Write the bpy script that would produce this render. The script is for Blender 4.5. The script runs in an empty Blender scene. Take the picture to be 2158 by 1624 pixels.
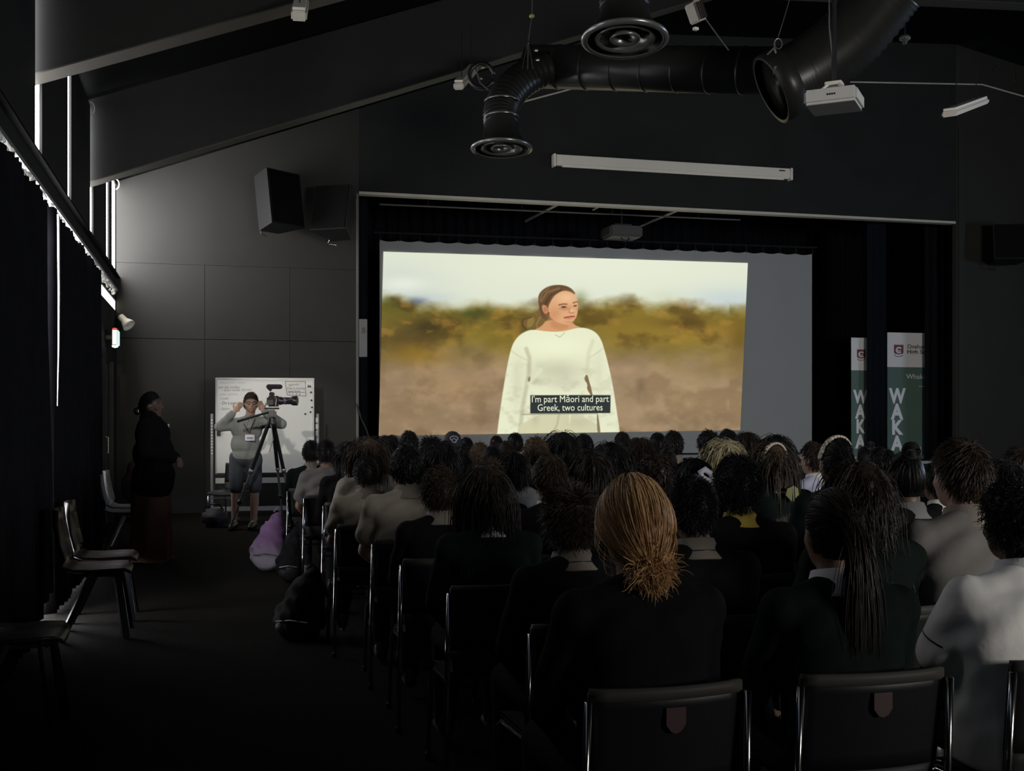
import bpy, bmesh, math, random
import numpy as np
from mathutils import Vector, Matrix

random.seed(7)
SC = bpy.context.scene
COL = SC.collection
PI = math.pi

# ------------------------------------------------------------------ camera
# room frame: front (stage) wall is y=0, left wall is x=0, z up, metres
CAM = Vector((1.25, -17.17, 1.45)); YAW = math.radians(15.0); FPX = 2400.0
SY, CY = math.sin(YAW), math.cos(YAW)
cd = bpy.data.cameras.new('camera'); cam = bpy.data.objects.new('camera', cd); COL.objects.link(cam)
cam.location = CAM; cam.rotation_euler = (PI / 2, 0, -YAW)
cd.sensor_width = 36.0; cd.lens = FPX / 2158.0 * 36.0; cd.shift_y = 58.0 / 2158.0
cd.clip_start = 0.05; cd.clip_end = 200
SC.camera = cam
SC.view_settings.view_transform = 'Standard'; SC.view_settings.look = 'None'
SC.view_settings.exposure = 0.0; SC.view_settings.gamma = 1.0
SC.view_settings.use_curve_mapping = False
SC.cycles.use_denoising = True
SC.cycles.max_bounces = 5
SC.cycles.sample_clamp_indirect = 4.0

def at(px, py, d):
    X = (px - 1079.0) / FPX * d
    return Vector((CAM.x + SY * d + CY * X, CAM.y + CY * d - SY * X, CAM.z - (py - 870.0) / FPX * d))
def on_y(px, py, Y):
    r = (px - 1079.0) / FPX
    return at(px, py, (Y - CAM.y) / (CY - SY * r))
def on_x(px, py, X):
    r = (px - 1079.0) / FPX
    return at(px, py, (X - CAM.x) / (SY + CY * r))
def on_z(px, py, Z):
    return at(px, py, (CAM.z - Z) * FPX / (py - 870.0))

# ------------------------------------------------------------------ world and lights
W = bpy.data.worlds.new('world'); SC.world = W; W.use_nodes = True
W.node_tree.nodes['Background'].inputs[0].default_value = (0.6, 0.75, 1.0, 1)
W.node_tree.nodes['Background'].inputs[1].default_value = 0.25

def aim(o, target):
    o.rotation_euler = (Vector(target) - o.location).to_track_quat('-Z', 'Y').to_euler()
def area(name, loc, target, sx, sy, power, col, spread=180):
    l = bpy.data.lights.new(name, 'AREA'); l.shape = 'RECTANGLE'; l.size = sx; l.size_y = sy
    l.energy = power; l.color = col; l.spread = math.radians(spread)
    o = bpy.data.objects.new(name, l); COL.objects.link(o); o.location = loc; aim(o, target); return o
def spot(name, loc, target, deg, blend, power, col, radius=0.1):
    l = bpy.data.lights.new(name, 'SPOT'); l.spot_size = math.radians(deg); l.spot_blend = blend
    l.energy = power; l.color = col; l.shadow_soft_size = radius
    o = bpy.data.objects.new(name, l); COL.objects.link(o); o.location = loc; aim(o, target); return o

# daylight at the window openings of the rear wall (behind the camera) and of the right wall
area('rear_window_offscreen', (8.6, -20.99, 2.35), (7.9, -8, 1.4), 2.6, 1.3, 255, (1.0, 0.97, 0.93), 100)
area('right_window_offscreen', (17.98, -9.0, 3.0), (10.0, -9.0, 2.9), 3.0, 1.2, 260, (0.58, 0.74, 1.0), 170)
# sunlight through the gaps between the blind boards of the high left windows, left of the frame
spot('left_window_board_offscreen', (0.07, -10.4, 3.62), at(577, 905, 15.2), 14.5, 0.5, 950, (1.0, 0.95, 0.84), 0.05)
spot('left_window_wall_offscreen', (0.07, -12.5, 3.9), on_y(330, 800, 0.0), 7.5, 1.0, 900, (1.0, 0.9, 0.62), 0.05)
spot('left_window_aisle_offscreen', (0.07, -12.5, 3.62), on_z(562, 1190, 0.18), 9.0, 0.6, 380, (1.0, 0.95, 0.92), 0.05)

# ------------------------------------------------------------------ materials
def lin(c):
    return tuple(((v / 255.0) / 12.92 if v / 255.0 <= 0.04045 else ((v / 255.0 + 0.055) / 1.055) ** 2.4) for v in c)
MATS = {}
def mat(name, col, rough=0.6, metal=0.0, noise=0.0, scale=20.0, bump=0.0, bscale=60.0, stretch=None, island=0.0, spec=0.5, sheen=0.0):
    if name in MATS: return MATS[name]
    m = bpy.data.materials.new(name); m.use_nodes = True; nt = m.node_tree; b = nt.nodes['Principled BSDF']
    b.inputs['Base Color'].default_value = (*col, 1); b.inputs['Roughness'].default_value = rough
    b.inputs['Metallic'].default_value = metal; b.inputs['Specular IOR Level'].default_value = spec
    if sheen: b.inputs['Sheen Weight'].default_value = sheen
    tc = nt.nodes.new('ShaderNodeTexCoord'); vec = tc.outputs['Object']
    if stretch:
        mp = nt.nodes.new('ShaderNodeMapping'); mp.inputs['Scale'].default_value = stretch
        nt.links.new(vec, mp.inputs['Vector']); vec = mp.outputs['Vector']
    if noise or island:
        if island:
            g = nt.nodes.new('ShaderNodeNewGeometry'); fac = g.outputs['Random Per Island']; amt = island
        else:
            n = nt.nodes.new('ShaderNodeTexNoise'); n.inputs['Scale'].default_value = scale; n.inputs['Detail'].default_value = 5
            nt.links.new(vec, n.inputs['Vector']); fac = n.outputs['Fac']; amt = noise
        mx = nt.nodes.new('ShaderNodeMix'); mx.data_type = 'RGBA'
        mx.inputs[6].default_value = (*[c * (1 - amt) for c in col], 1)
        mx.inputs[7].default_value = (*[min(1, c * (1 + amt)) for c in col], 1)
        nt.links.new(fac, mx.inputs[0]); nt.links.new(mx.outputs[2], b.inputs['Base Color'])
    if bump:
        n2 = nt.nodes.new('ShaderNodeTexNoise'); n2.inputs['Scale'].default_value = bscale; n2.inputs['Detail'].default_value = 4
        nt.links.new(vec, n2.inputs['Vector'])
        bp = nt.nodes.new('ShaderNodeBump'); bp.inputs['Strength'].default_value = bump; bp.inputs['Distance'].default_value = 0.01
        nt.links.new(n2.outputs['Fac'], bp.inputs['Height']); nt.links.new(bp.outputs['Normal'], b.inputs['Normal'])
    MATS[name] = m
    return m
def emat(name, col, strength):
    if name in MATS: return MATS[name]
    m = bpy.data.materials.new(name); m.use_nodes = True; nt = m.node_tree
    nt.nodes.remove(nt.nodes['Principled BSDF'])
    e = nt.nodes.new('ShaderNodeEmission'); e.inputs[0].default_value = (*col, 1); e.inputs[1].default_value = strength
    nt.links.new(e.outputs[0], nt.nodes['Material Output'].inputs[0]); MATS[name] = m
    return m

M_WALL = mat('black_wall_paint', (0.023, 0.0235, 0.0225), 0.75, noise=0.25, scale=1.5, bump=0.08, bscale=40, spec=0.05)
M_PANEL = mat('charcoal_wall_panel', (0.031, 0.030, 0.0265), 0.6, noise=0.2, scale=1.2, bump=0.05, bscale=25, spec=0.12)
M_CEIL = mat('black_ceiling_paint', (0.0048, 0.005, 0.0048), 0.85, noise=0.2, scale=2, spec=0.03)
M_LIT_SOFFIT = mat('screen_lit_soffit', (0.05, 0.047, 0.040), 0.5, noise=0.15, scale=3, spec=0.10)  # beam soffits paler than the beam faces: screen light put into the colour
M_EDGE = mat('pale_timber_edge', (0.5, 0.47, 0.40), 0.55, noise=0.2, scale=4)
M_CARPET = mat('dark_carpet', (0.0115, 0.0104, 0.0089), 0.95, noise=0.6, scale=60, bump=0.6, bscale=180, spec=0.03)
M_CURT = mat('black_curtain_cloth', (0.010, 0.010, 0.012), 0.9, noise=0.3, scale=8, spec=0.03)
M_DRAPE = mat('black_stage_drape', (0.008, 0.009, 0.012), 0.92, noise=0.3, scale=6, spec=0.03)
M_BLIND = mat('black_blind_board', (0.018, 0.018, 0.018), 0.7, spec=0.08)
M_DAY = emat('daylight_pane', (0.95, 0.95, 1.0), 21.0)
M_DAYW = emat('warm_daylight_pane', (1.0, 0.95, 0.86), 3.0)
M_ALU = mat('dull_metal', (0.30, 0.30, 0.30), 0.4, 0.8)
M_CHROME = mat('chrome_tube', (0.62, 0.60, 0.57), 0.16, 1.0)
M_BLKMET = mat('black_metal', (0.015, 0.015, 0.016), 0.35, 0.3)
M_WHITE = mat('white_plastic', (0.72, 0.70, 0.64), 0.45, noise=0.05, scale=10)
M_SCREEN = mat('screen_cloth', (0.32, 0.33, 0.325), 0.9, noise=0.03, scale=2, spec=0.05)
M_DUCT = mat('black_duct', (0.016, 0.016, 0.015), 0.36, 0.0, noise=0.2, scale=12, spec=0.25)
M_RIM = mat('diffuser_rim', (0.20, 0.20, 0.19), 0.28, 0.6)
M_SHELL = mat('black_chair_plastic', (0.010, 0.0105, 0.0115), 0.42, bump=0.04, bscale=200, spec=0.16)
M_SHELL2 = mat('charcoal_seat_plastic', (0.028, 0.0275, 0.0275), 0.5, spec=0.12)
M_RED = mat('red_badge', (0.035, 0.004, 0.007), 0.6)
M_WOODEN = mat('dark_varnished_wood', (0.024, 0.018, 0.014), 0.4, noise=0.3, scale=6, stretch=(1, 12, 12), spec=0.2)

# ------------------------------------------------------------------ mesh helpers
class MB:
    def __init__(s): s.v = []; s.f = []
    def add(s, vs, fs):
        o = len(s.v); s.v += [tuple(v) for v in vs]; s.f += [tuple(i + o for i in f) for f in fs]; return s
    def box(s, c, size, rz=0.0, M=None):
        hx, hy, hz = [q / 2 for q in size]
        vs = [Vector((x, y, z)) for x in (-hx, hx) for y in (-hy, hy) for z in (-hz, hz)]
        R = M if M is not None else Matrix.Rotation(rz, 3, 'Z')
        return s.add([R @ v + Vector(c) for v in vs],
                     [(0, 1, 3, 2), (4, 6, 7, 5), (0, 4, 5, 1), (2, 3, 7, 6), (0, 2, 6, 4), (1, 5, 7, 3)])
    def rbox(s, c, size, bev=0.01, M=None):
        bm = bmesh.new(); bmesh.ops.create_cube(bm, size=1.0)
        for v in bm.verts: v.co = Vector((v.co.x * size[0], v.co.y * size[1], v.co.z * size[2]))
        bmesh.ops.bevel(bm, geom=bm.edges[:], offset=bev, segments=2, affect='EDGES')
        R = M if M is not None else Matrix.Identity(3)
        bm.verts.index_update()
        s.add([R @ v.co + Vector(c) for v in bm.verts], [[v.index for v in f.verts] for f in bm.faces]); bm.free(); return s
    def tube(s, pts, r, n=8, cap=True):
        pts = [Vector(p) for p in pts]; rs = r if isinstance(r, (list, tuple)) else [r] * len(pts)
        vs = []; up = None
        for i, p in enumerate(pts):
            d = (pts[min(i + 1, len(pts) - 1)] - pts[max(i - 1, 0)]).normalized()
            if up is None:
                up = Vector((0, 0, 1)) if abs(d.z) < 0.9 else Vector((0, 1, 0))
            a = d.cross(up)
            if a.length < 1e-5: a = d.cross(Vector((1, 0, 0)))
            a.normalize(); b = a.cross(d).normalized(); up = b
            for k in range(n):
                t = 2 * PI * k / n; vs.append(p + (a * math.cos(t) + b * math.sin(t)) * rs[i])
        fs = []
        for i in range(len(pts) - 1):
            for k in range(n):
                fs.append((i * n + k, i * n + (k + 1) % n, (i + 1) * n + (k + 1) % n, (i + 1) * n + k))
        if cap:
            fs.append(tuple(range(n - 1, -1, -1))); fs.append(tuple((len(pts) - 1) * n + k for k in range(n)))
        return s.add(vs, fs)
    def lathe(s, prof, c=(0, 0, 0), n=24, M=None, sx=1.0, sy=1.0):
        R = M if M is not None else Matrix.Identity(3); vs = []; fs = []
        for (r, z) in prof:
            for k in range(n):
                t = 2 * PI * k / n; vs.append(R @ Vector((r * math.cos(t) * sx, r * math.sin(t) * sy, z)) + Vector(c))
        for i in range(len(prof) - 1):
            for k in range(n):
                fs.append((i * n + k, i * n + (k + 1) % n, (i + 1) * n + (k + 1) % n, (i + 1) * n + k))
        return s.add(vs, fs)
    def prism(s, poly, y0, y1):     # poly in (x,z), extruded along y
        n = len(poly); vs = [(p[0], y0, p[1]) for p in poly] + [(p[0], y1, p[1]) for p in poly]
        fs = [tuple(range(n - 1, -1, -1)), tuple(range(n, 2 * n))]
        for i in range(n): fs.append((i, (i + 1) % n, n + (i + 1) % n, n + i))
        return s.add(vs, fs)
    def build(s, name, m, parent=None, smooth=False, loc=None, rz=0.0):
        me = bpy.data.meshes.new(name); me.from_pydata(s.v, [], s.f); me.update()
        bm = bmesh.new(); bm.from_mesh(me); bmesh.ops.recalc_face_normals(bm, faces=bm.faces[:]); bm.to_mesh(me); bm.free()
        return link(name, me, m, parent, smooth, loc, rz)
def link(name, me, m, parent=None, smooth=False, loc=None, rz=0.0):
    if smooth:
        me.polygons.foreach_set('use_smooth', [True] * len(me.polygons))
    o = bpy.data.objects.new(name, me); COL.objects.link(o)
    if m is not None:
        if not me.materials: me.materials.append(m)
        elif me.materials[0] != m:
            o.material_slots[0].link = 'OBJECT'; o.material_slots[0].material = m
    if parent: o.parent = parent
    if loc is not None: o.location = loc
    o.rotation_euler = (0, 0, rz)
    return o
def empty(name, loc, rz=0.0, parent=None):
    o = bpy.data.objects.new(name, None); COL.objects.link(o); o.location = loc; o.rotation_euler = (0, 0, rz)
    o.empty_display_size = 0.1
    if parent: o.parent = parent
    return o
def tag(o, label, cat, group=None):
    o['label'] = label; o['category'] = cat
    if group: o['group'] = group
    return o
def struct(o):
    o['kind'] = 'structure'; return o
def text_mesh(txt, bold=0.0, extrude=0.0, font_shear=0.0, space=1.0):
    c = bpy.data.curves.new('txt', 'FONT'); c.body = txt; c.size = 1.0; c.offset = bold; c.extrude = extrude
    c.shear = font_shear; c.space_character = space; c.resolution_u = 3
    o = bpy.data.objects.new('txt', c); COL.objects.link(o)
    dg = bpy.context.evaluated_depsgraph_get()
    me = bpy.data.meshes.new_from_object(o.evaluated_get(dg)); bpy.data.objects.remove(o); bpy.data.curves.remove(c)
    n = len(me.vertices); a = np.zeros(n * 3); me.vertices.foreach_get('co', a); a = a.reshape(-1, 3)
    return me, a
def put_text(name, txt, p0, p1, zbase, height, m, parent=None, bold=0.02, shear=0.0, rot=None):
    """text standing on the line p0->p1 (world xy at its baseline), facing back toward -y side"""
    me, a = text_mesh(txt, bold, 0.0, shear)
    w = a[:, 0].max() - a[:, 0].min(); x0 = a[:, 0].min()
    p0 = Vector(p0); p1 = Vector(p1); L = (p1 - p0).length; ux = (p1 - p0).normalized()
    u = (a[:, 0] - x0) / w * L; v = a[:, 1] * height
    out = np.zeros_like(a)
    out[:, 0] = p0.x + ux.x * u; out[:, 1] = p0.y + ux.y * u; out[:, 2] = p0.z + ux.z * u + v
    me.vertices.foreach_set('co', out.ravel()); me.update()
    return link(name, me, m, parent)

# ------------------------------------------------------------------ the room shell
XR, YB = 18.0, -21.0
PX0, PX1 = on_y(757, 870, 0).x, on_y(2015, 870, 0).x
PZ = on_y(1300, 430, 0).z + 0.0
STZ = 0.62
def under(x):      # underside of the portal beams
    return float(np.interp(x, [0, 7.5, 14.4, 18.0], [3.90, 6.68, 7.05, 6.2]))
def ceil(x): return under(x) + 0.85

def quad(name, pts, m): return MB().add(pts, [tuple(range(len(pts)))]).build(name, m)
struct(MB().box((XR / 2, YB / 2, -0.05), (XR + 0.4, -YB + 0.4, 0.1)).build('floor', M_CARPET))
mb = MB()
xs = [-0.2, 7.5, 14.4, 18.2]
for i in range(3):
    x0, x1 = xs[i], xs[i + 1]
    z0, z1 = ceil(max(0, x0)), ceil(min(18, x1))
    mb.prism([(x0, z0), (x1, z1), (x1, z1 + 0.15), (x0, z0 + 0.15)], YB, 0.3)
struct(mb.build('ceiling', M_CEIL))
# front wall: side panels, header over the stage opening, stage front
fw = struct(empty('wall_front', (0, 0, 0)))
zs = on_y(500, 716, 0).z
seams = [0.0, 1.22, 2.44, PX0]
for i in range(3):
    for (za, zb) in ((0.0, zs - 0.004), (zs + 0.004, 3.6)):
        MB().box(((seams[i] + seams[i + 1]) / 2, 0.055, (za + zb) / 2), (seams[i + 1] - seams[i] - 0.005, 0.11, zb - za)).build('wall_panel', M_PANEL, fw)
MB().prism([(0, 3.604), (PX0 - 0.003, 3.604), (PX0 - 0.003, ceil(PX0)), (0, ceil(0))], 0.0, 0.11).build('wall_panel', M_PANEL, fw)
MB().prism([(-0.2, 0), (PX0 - 0.01, 0), (PX0 - 0.01, ceil(PX0)), (-0.2, ceil(0))], 0.112, 0.2).build('backing', M_WALL, fw)
MB().box((PX0 - 0.03, -0.004, 2.4), (0.035, 0.02, 4.7)).build('edge_strip', mat('grey_corner_strip', (0.10, 0.095, 0.085), 0.5), fw)
MB().prism([(PX0, PZ), (PX1, PZ), (PX1, ceil(PX1)), (7.5, ceil(7.5)), (PX0, ceil(PX0))], 0.0, 0.11).build('header_panel', M_WALL, fw)
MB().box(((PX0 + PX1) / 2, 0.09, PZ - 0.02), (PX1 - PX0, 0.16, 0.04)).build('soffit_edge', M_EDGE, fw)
MB().box(((PX0 + PX1) / 2, 0.055, 0.29), (PX1 - PX0, 0.11, 0.58)).build('stage_front', M_WALL, fw)
MB().box(((PX0 + PX1) / 2, 0.03, 0.60), (PX1 - PX0, 0.14, 0.045)).build('stage_edge', M_SCREEN, fw)
mR = M_PANEL
MB().prism([(PX1 + 0.003, 0), (XR, 0), (XR, ceil(XR)), (PX1 + 0.003, ceil(PX1))], 0.0, 0.11).build('wall_panel', mR, fw)
MB().box((PX1 + 0.10, -0.01, 3.2), (0.12, 0.03, 6.4)).build('edge_strip', M_PANEL, fw)
# picture rail line following the roof on the front wall
rail_pts = [(on_y(1090, 218, -0.03).x, -0.03, on_y(1090, 218, -0.03).z), (on_y(1295, 163, -0.03).x, -0.03, on_y(1295, 163, -0.03).z),
            (on_y(2070, 178, -0.03).x, -0.03, on_y(2070, 178, -0.03).z), (XR - 0.1, -0.03, 6.6)]
struct(MB().tube(rail_pts, 0.014, 6).build('trim_1', M_EDGE))
# stage box
struct(MB().box(((PX0 + PX1) / 2 + 0.95, 2.2, STZ - 0.05), (PX1 - PX0 + 3.5, 4.2, 0.1)).build('floor_stage', M_WALL))
struct(MB().box(((PX0 + PX1) / 2 + 0.95, 2.2, 5.9), (PX1 - PX0 + 3.5, 4.2, 0.1)).build('ceiling_stage', M_CEIL))
struct(MB().box(((PX0 + PX1) / 2 + 0.95, 4.3, 3.0), (PX1 - PX0 + 3.5, 0.1, 6.0)).build('wall_stage_back', M_CEIL))
struct(MB().box((PX0 - 0.75, 2.2, 3.0), (0.1, 4.2, 6.0)).build('wall_stage_left', M_CEIL))
struct(MB().box((PX1 + 2.65, 2.2, 3.0), (0.1, 4.2, 6.0)).build('wall_stage_right', M_CEIL))
# right wall and rear wall, with the windows that let the daylight in
mb = MB(); wy0, wy1, wz0, wz1 = -10.6, -7.4, 2.3, 3.7
for (ya, yb, za, zb) in ((YB, wy0, 0, 7.6), (wy1, 0.2, 0, 7.6), (wy0, wy1, 0, wz0), (wy0, wy1, wz1, 7.6)):
    mb.box((XR + 0.1, (ya + yb) / 2, (za + zb) / 2), (0.2, yb - ya, zb - za))
struct(mb.build('wall_right', mR))
mb = MB(); bx0, bx1, bz0, bz1 = 7.2, 10.0, 1.6, 3.1
for (xa, xb, za, zb) in ((-0.2, bx0, 0, 8.2), (bx1, XR + 0.2, 0, 8.2), (bx0, bx1, 0, bz0), (bx0, bx1, bz1, 8.2)):
    mb.box(((xa + xb) / 2, YB - 0.1, (za + zb) / 2), (xb - xa, 0.2, zb - za))
struct(mb.build('wall_rear', M_WALL))

# left wall: solid part below, clerestory windows above, portal beams
B1, B2 = -8.29, -4.29
lw = struct(empty('wall_left', (0, 0, 0)))
DOOR = (-2.35, -1.15)
GL = (-9.1, -5.0)      # glazed doors behind the curtain
segs = [(YB, GL[0]), (GL[1], DOOR[0]), (DOOR[1], 0.0)]
for a, b in segs:
    MB().box((-0.1, (a + b) / 2, 1.45), (0.2, b - a, 2.9)).build('wall_panel', M_WALL, lw)
MB().box((-0.1, (DOOR[0] + DOOR[1]) / 2, 2.5), (0.2, DOOR[1] - DOOR[0], 0.8)).build('wall_panel', M_WALL, lw)
MB().box((-0.1, (YB) / 2, 3.22), (0.2, -YB, 0.34)).build('wall_panel', M_WALL, lw)
MB().box((-0.1, YB / 2, 4.78), (0.2, -YB, 0.16)).build('eave_panel', M_WALL, lw)
WZ0, WZ1 = 3.39, 4.70
n = 0
edges_y = [0.0, -2.13, B2, -6.22, B1, -10.4, -12.6]
for i in range(6):
    ya, yb = edges_y[i], edges_y[i + 1]          # ya nearer the stage
    n += 1
    w = struct(empty('window_%d' % n, (0, (ya + yb) / 2, WZ0)))
    yc = 0.0
    pl = ya - yb
    MB().box((-0.025, 0, (WZ1 - WZ0) / 2), (0.01, pl, WZ1 - WZ0)).build('pane', M_DAY, w)
    MB().box((-0.06, 0, 0.015), (0.06, pl, 0.03)).build('sill', M_WALL, w)
    GAP = {0.0: (0.0, 1.5), -2.13: (0.19, 0.20), B2: (-0.19, 0.14), -6.22: (0.13, 0.14), B1: (-0.12, 0.13), -10.4: (0.1, 0.1), -12.6: (0.1, 0.1)}
    y_lo = yb + (GAP[yb][0] if yb not in (B1, B2) else 0.29) - (ya + yb) / 2
    y_hi = ya - (GAP[ya][1] if ya not in (B1, B2) else 0.06) - (ya + yb) / 2
    MB().box((0.045, (y_hi + y_lo) / 2, (WZ1 - WZ0) / 2), (0.02, y_hi - y_lo, WZ1 - WZ0 + 0.02)).build('blind_board', M_BLIND, w)
    MB().box((0.015, 0, -0.01), (0.08, pl, 0.02)).build('blind_shelf', M_BLIND, w)
# transom daylight strip above the curtain rail and the glazed doors
w = struct(empty('window_7', (0, -8.0, 0)))
MB().box((-0.02, 2.0, 2.975), (0.01, 14.0 - 2.0, 0.14)).build('pane', mat('dim', (0.1, 0.1, 0.1)) if False else M_DAYW, w)
w = struct(empty('window_8', (0, (GL[0] + GL[1]) / 2, 0)))
MB().box((-0.05, 0, 1.45), (0.01, GL[1] - GL[0], 2.9)).build('pane', M_DAY, w)
for yy in (-2.02, -1.03, 0.0, 2.02):
    MB().box((-0.02, yy, 1.45), (0.06, 0.06, 2.9)).build('frame_post', M_BLKMET, w)

# portal beams
for (by, nm) in ((B1, 'trim_2'), (B2, 'trim_3'), (-12.4, 'trim_4')):
    xs_ = [0.0, 7.5, 14.4, 18.0]
    poly = [(x, under(x)) for x in xs_] + [(x, ceil(x) + 0.02) for x in reversed(xs_)]
    b = struct(MB().prism(poly, by, by + 0.25).build(nm, mat('beam_face_paint', (0.017, 0.017, 0.0164), 0.6, noise=0.15, scale=4, spec=0.10)))
    mbs = MB()
    for i in range(3):
        x0, x1 = xs_[i], xs_[i + 1]
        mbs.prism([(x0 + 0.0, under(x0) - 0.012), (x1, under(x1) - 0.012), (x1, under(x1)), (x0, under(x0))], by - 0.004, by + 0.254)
    mbs.build('soffit', M_LIT_SOFFIT, b)
# curled blind ends catching the light
for i, (px, py, yy) in enumerate(((188, 228, B2 - 0.3), (243, 388, -0.06))):
    c = on_x(px, py, 0.06); pts = []
    for k in range(9):
        t = -1.4 + k * 0.35
        pts.append((c.x + 0.05 * math.cos(t), c.y, c.z + 0.07 * math.sin(t)))
    wn = bpy.data.objects['window_%d' % (3 if i == 0 else 1)]
    MB().tube([Vector(p_) - wn.location for p_ in pts], 0.007, 6).build('blind_cord', M_WHITE, wn)


# ------------------------------------------------------------------ curtain, rail, door on the left wall
CZ = 2.93; slit = on_x(97, 640, 0.16).y
cu_end = on_x(205, 700, 0.16).y
rail = empty('curtain_rail', (0.13, -8, 3.02)); tag(rail, 'long metal curtain rail along the left wall under the high windows', 'curtain rail')
MB().box((0, 0, 0.0), (0.035, 12.4, 0.03)).build('track', M_ALU, rail)
nh = 0
gl_me = None
for k in range(170):
    y = -8 + 6.0 - k * 0.068
    if y < -13.5: break
    if gl_me is None:
        o = MB().rbox((0, 0, 0), (0.022, 0.034, 0.036), 0.006).build('glider', mat('curtain_tape', (0.78, 0.78, 0.76), 0.35), rail); gl_me = o.data
    else:
        o = link('glider', gl_me, None, rail)
    o.location = (random.uniform(-0.02, 0.03), y + 8 + random.uniform(-0.014, 0.014), -0.052 + random.uniform(-0.022, 0.01))
    o.rotation_euler = (random.uniform(-0.9, 0.9), random.uniform(-0.9, 0.9), random.uniform(-1.0, 1.0))
def curtain(name, y0, y1, label, hem=0.02, lift=None):
    nu = max(8, int(abs(y1 - y0) / 0.03)); vs = []; fs = []; zs_ = [0, 0.04, 0.15, 0.4, 0.8, 1.2, 1.6, 2.0, 2.4, 2.7, 2.85, 1.0]
    zl = np.linspace(0, 1, 14)
    for i in range(nu + 1):
        y = y0 + (y1 - y0) * i / nu
        ph = y * 2 * PI / 0.17
        top = CZ - 0.012 - 0.02 * (0.5 + 0.5 * math.cos(y * 2 * PI / 0.136))
        hm = hem + (lift(y) if lift else 0)
        for q in zl:
            z = hm + (top - hm) * q
            amp = 0.035 + 0.02 * (1 - q)
            x = 0.17 + amp * math.sin(ph + 0.5 * math.sin(q * 3 + y)) + 0.012 * math.sin(y * 7 + q * 4)
            vs.append((x, y, z))
    m_ = len(zl)
    for i in range(nu):
        for j in range(m_ - 1):
            fs.append((i * m_ + j, (i + 1) * m_ + j, (i + 1) * m_ + j + 1, i * m_ + j + 1))
    o = MB().add(vs, fs).build(name, M_CURT, None, True)
    md = o.modifiers.new('thickness', 'SOLIDIFY'); md.thickness = 0.006
    return tag(o, label, 'curtain')
blob = on_z(97, 1305, 0.0)
_fc = curtain('blackout_curtain', cu_end, slit + 0.08, 'black floor-length curtain hanging between the door and the bright slit')
curtain('blackout_curtain', slit - 0.08, -14.0, 'black floor-length curtain past the bright slit, its hem lifted off the floor', 0.02,
        lambda y: 0.20 * math.exp(-((y - blob.y) / 0.55) ** 4))
MB().tube([(0.232, slit + 0.074, 2.86), (0.236, slit + 0.074, 2.3), (0.234, slit + 0.074, 1.9), (0.226, slit + 0.074, 1.5)], [0.009, 0.008, 0.006, 0.003], 6).build('slit_glow_strip', mat('pale_slit_glow', (0.55, 0.54, 0.50), 0.7), _fc)  # pale strip added at the curtain edge to show the slit of light

d1 = struct(empty('door_1', (0, (DOOR[0] + DOOR[1]) / 2, 0)))
MB().box((-0.04, 0, 1.05), (0.05, 1.18, 2.1)).build('door_leaf', mat('dark_door_paint', (0.03, 0.03, 0.03), 0.4), d1)
c = on_x(216, 850, 0.0)
MB().box((-0.012, c.y - (DOOR[0] + DOOR[1]) / 2, 1.56), (0.02, 0.20, 0.66)).build('glass_slot', M_DAY, d1)
MB().box((-0.012, c.y - (DOOR[0] + DOOR[1]) / 2 + 0.3, 1.56), (0.02, 0.10, 0.66)).build('glass_slot', mat('door_glass', (0.25, 0.25, 0.23), 0.2), d1)
for s in (-1, 1):
    MB().box((0.02, s * 0.61, 1.06), (0.06, 0.05, 2.14)).build('door_frame', M_PANEL, d1)
MB().tube([(0.03, -0.45, 0.95), (0.06, -0.45, 0.95), (0.06, -0.45, 1.15), (0.03, -0.45, 1.15)], 0.011).build('door_handle', M_CHROME, d1)
# exit light above the door
e = empty('exit_light', (0.0, -1.75, 2.28)); tag(e, 'lit exit box with green and white panels above the door', 'exit sign')
MB().rbox((0.12, 0, 0.14), (0.06, 0.34, 0.22), 0.01).build('housing', M_WHITE, e)
MB().box((0.12, -0.173, 0.13), (0.05, 0.006, 0.18)).build('lit_panel', emat('exit_white', (1, 0.96, 0.85), 1.6), e)
MB().box((0.155, 0, 0.13), (0.008, 0.30, 0.18)).build('lit_panel', emat('exit_green', (0.55, 1.0, 0.75), 1.2), e)
MB().box((0.12, -0.17, 0.235), (0.05, 0.012, 0.02)).build('red_strip', emat('exit_red', (1.0, 0.12, 0.06), 0.9), e)
MB().box((0.05, 0, 0.14), (0.10, 0.05, 0.05)).build('bracket', M_BLKMET, e)
# clear part: round lens under the box
MB().lathe([(0.0, -0.02), (0.035, -0.01), (0.04, 0.01), (0.0, 0.03)], (0.12, -0.08, 0.02), 12).build('lens', emat('exit_lens', (1, 1, 1), 2.5), e, True)
# white spotlight on the corner
c = on_y(262, 675, -0.35)
s = empty('wall_spotlight', c); tag(s, 'small white bell-shaped spotlight fixed in the corner above the door', 'spotlight')
Md = (Vector((0.55, -0.35, -0.62)).normalized()).to_track_quat('Z', 'Y').to_matrix()
MB().lathe([(0.0, -0.09), (0.045, -0.085), (0.05, -0.05), (0.05, 0.0), (0.065, 0.03), (0.088, 0.08), (0.094, 0.11), (0.086, 0.11), (0.06, 0.05), (0.0, 0.04)], (0, 0, 0), 20, Md).build('shade', mat('cream_enamel', (0.75, 0.70, 0.58), 0.4), s, True)
MB().lathe([(0.0, 0.05), (0.035, 0.055), (0.045, 0.07), (0.03, 0.088), (0.0, 0.09)], (0, 0, 0), 16, Md).build('bulb', M_WHITE, s, True)
MB().tube([(0, 0, 0), (-0.04, 0.1, 0.04), (-0.06, 0.35, 0.05)], 0.012).build('arm', M_WHITE, s)

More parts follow.
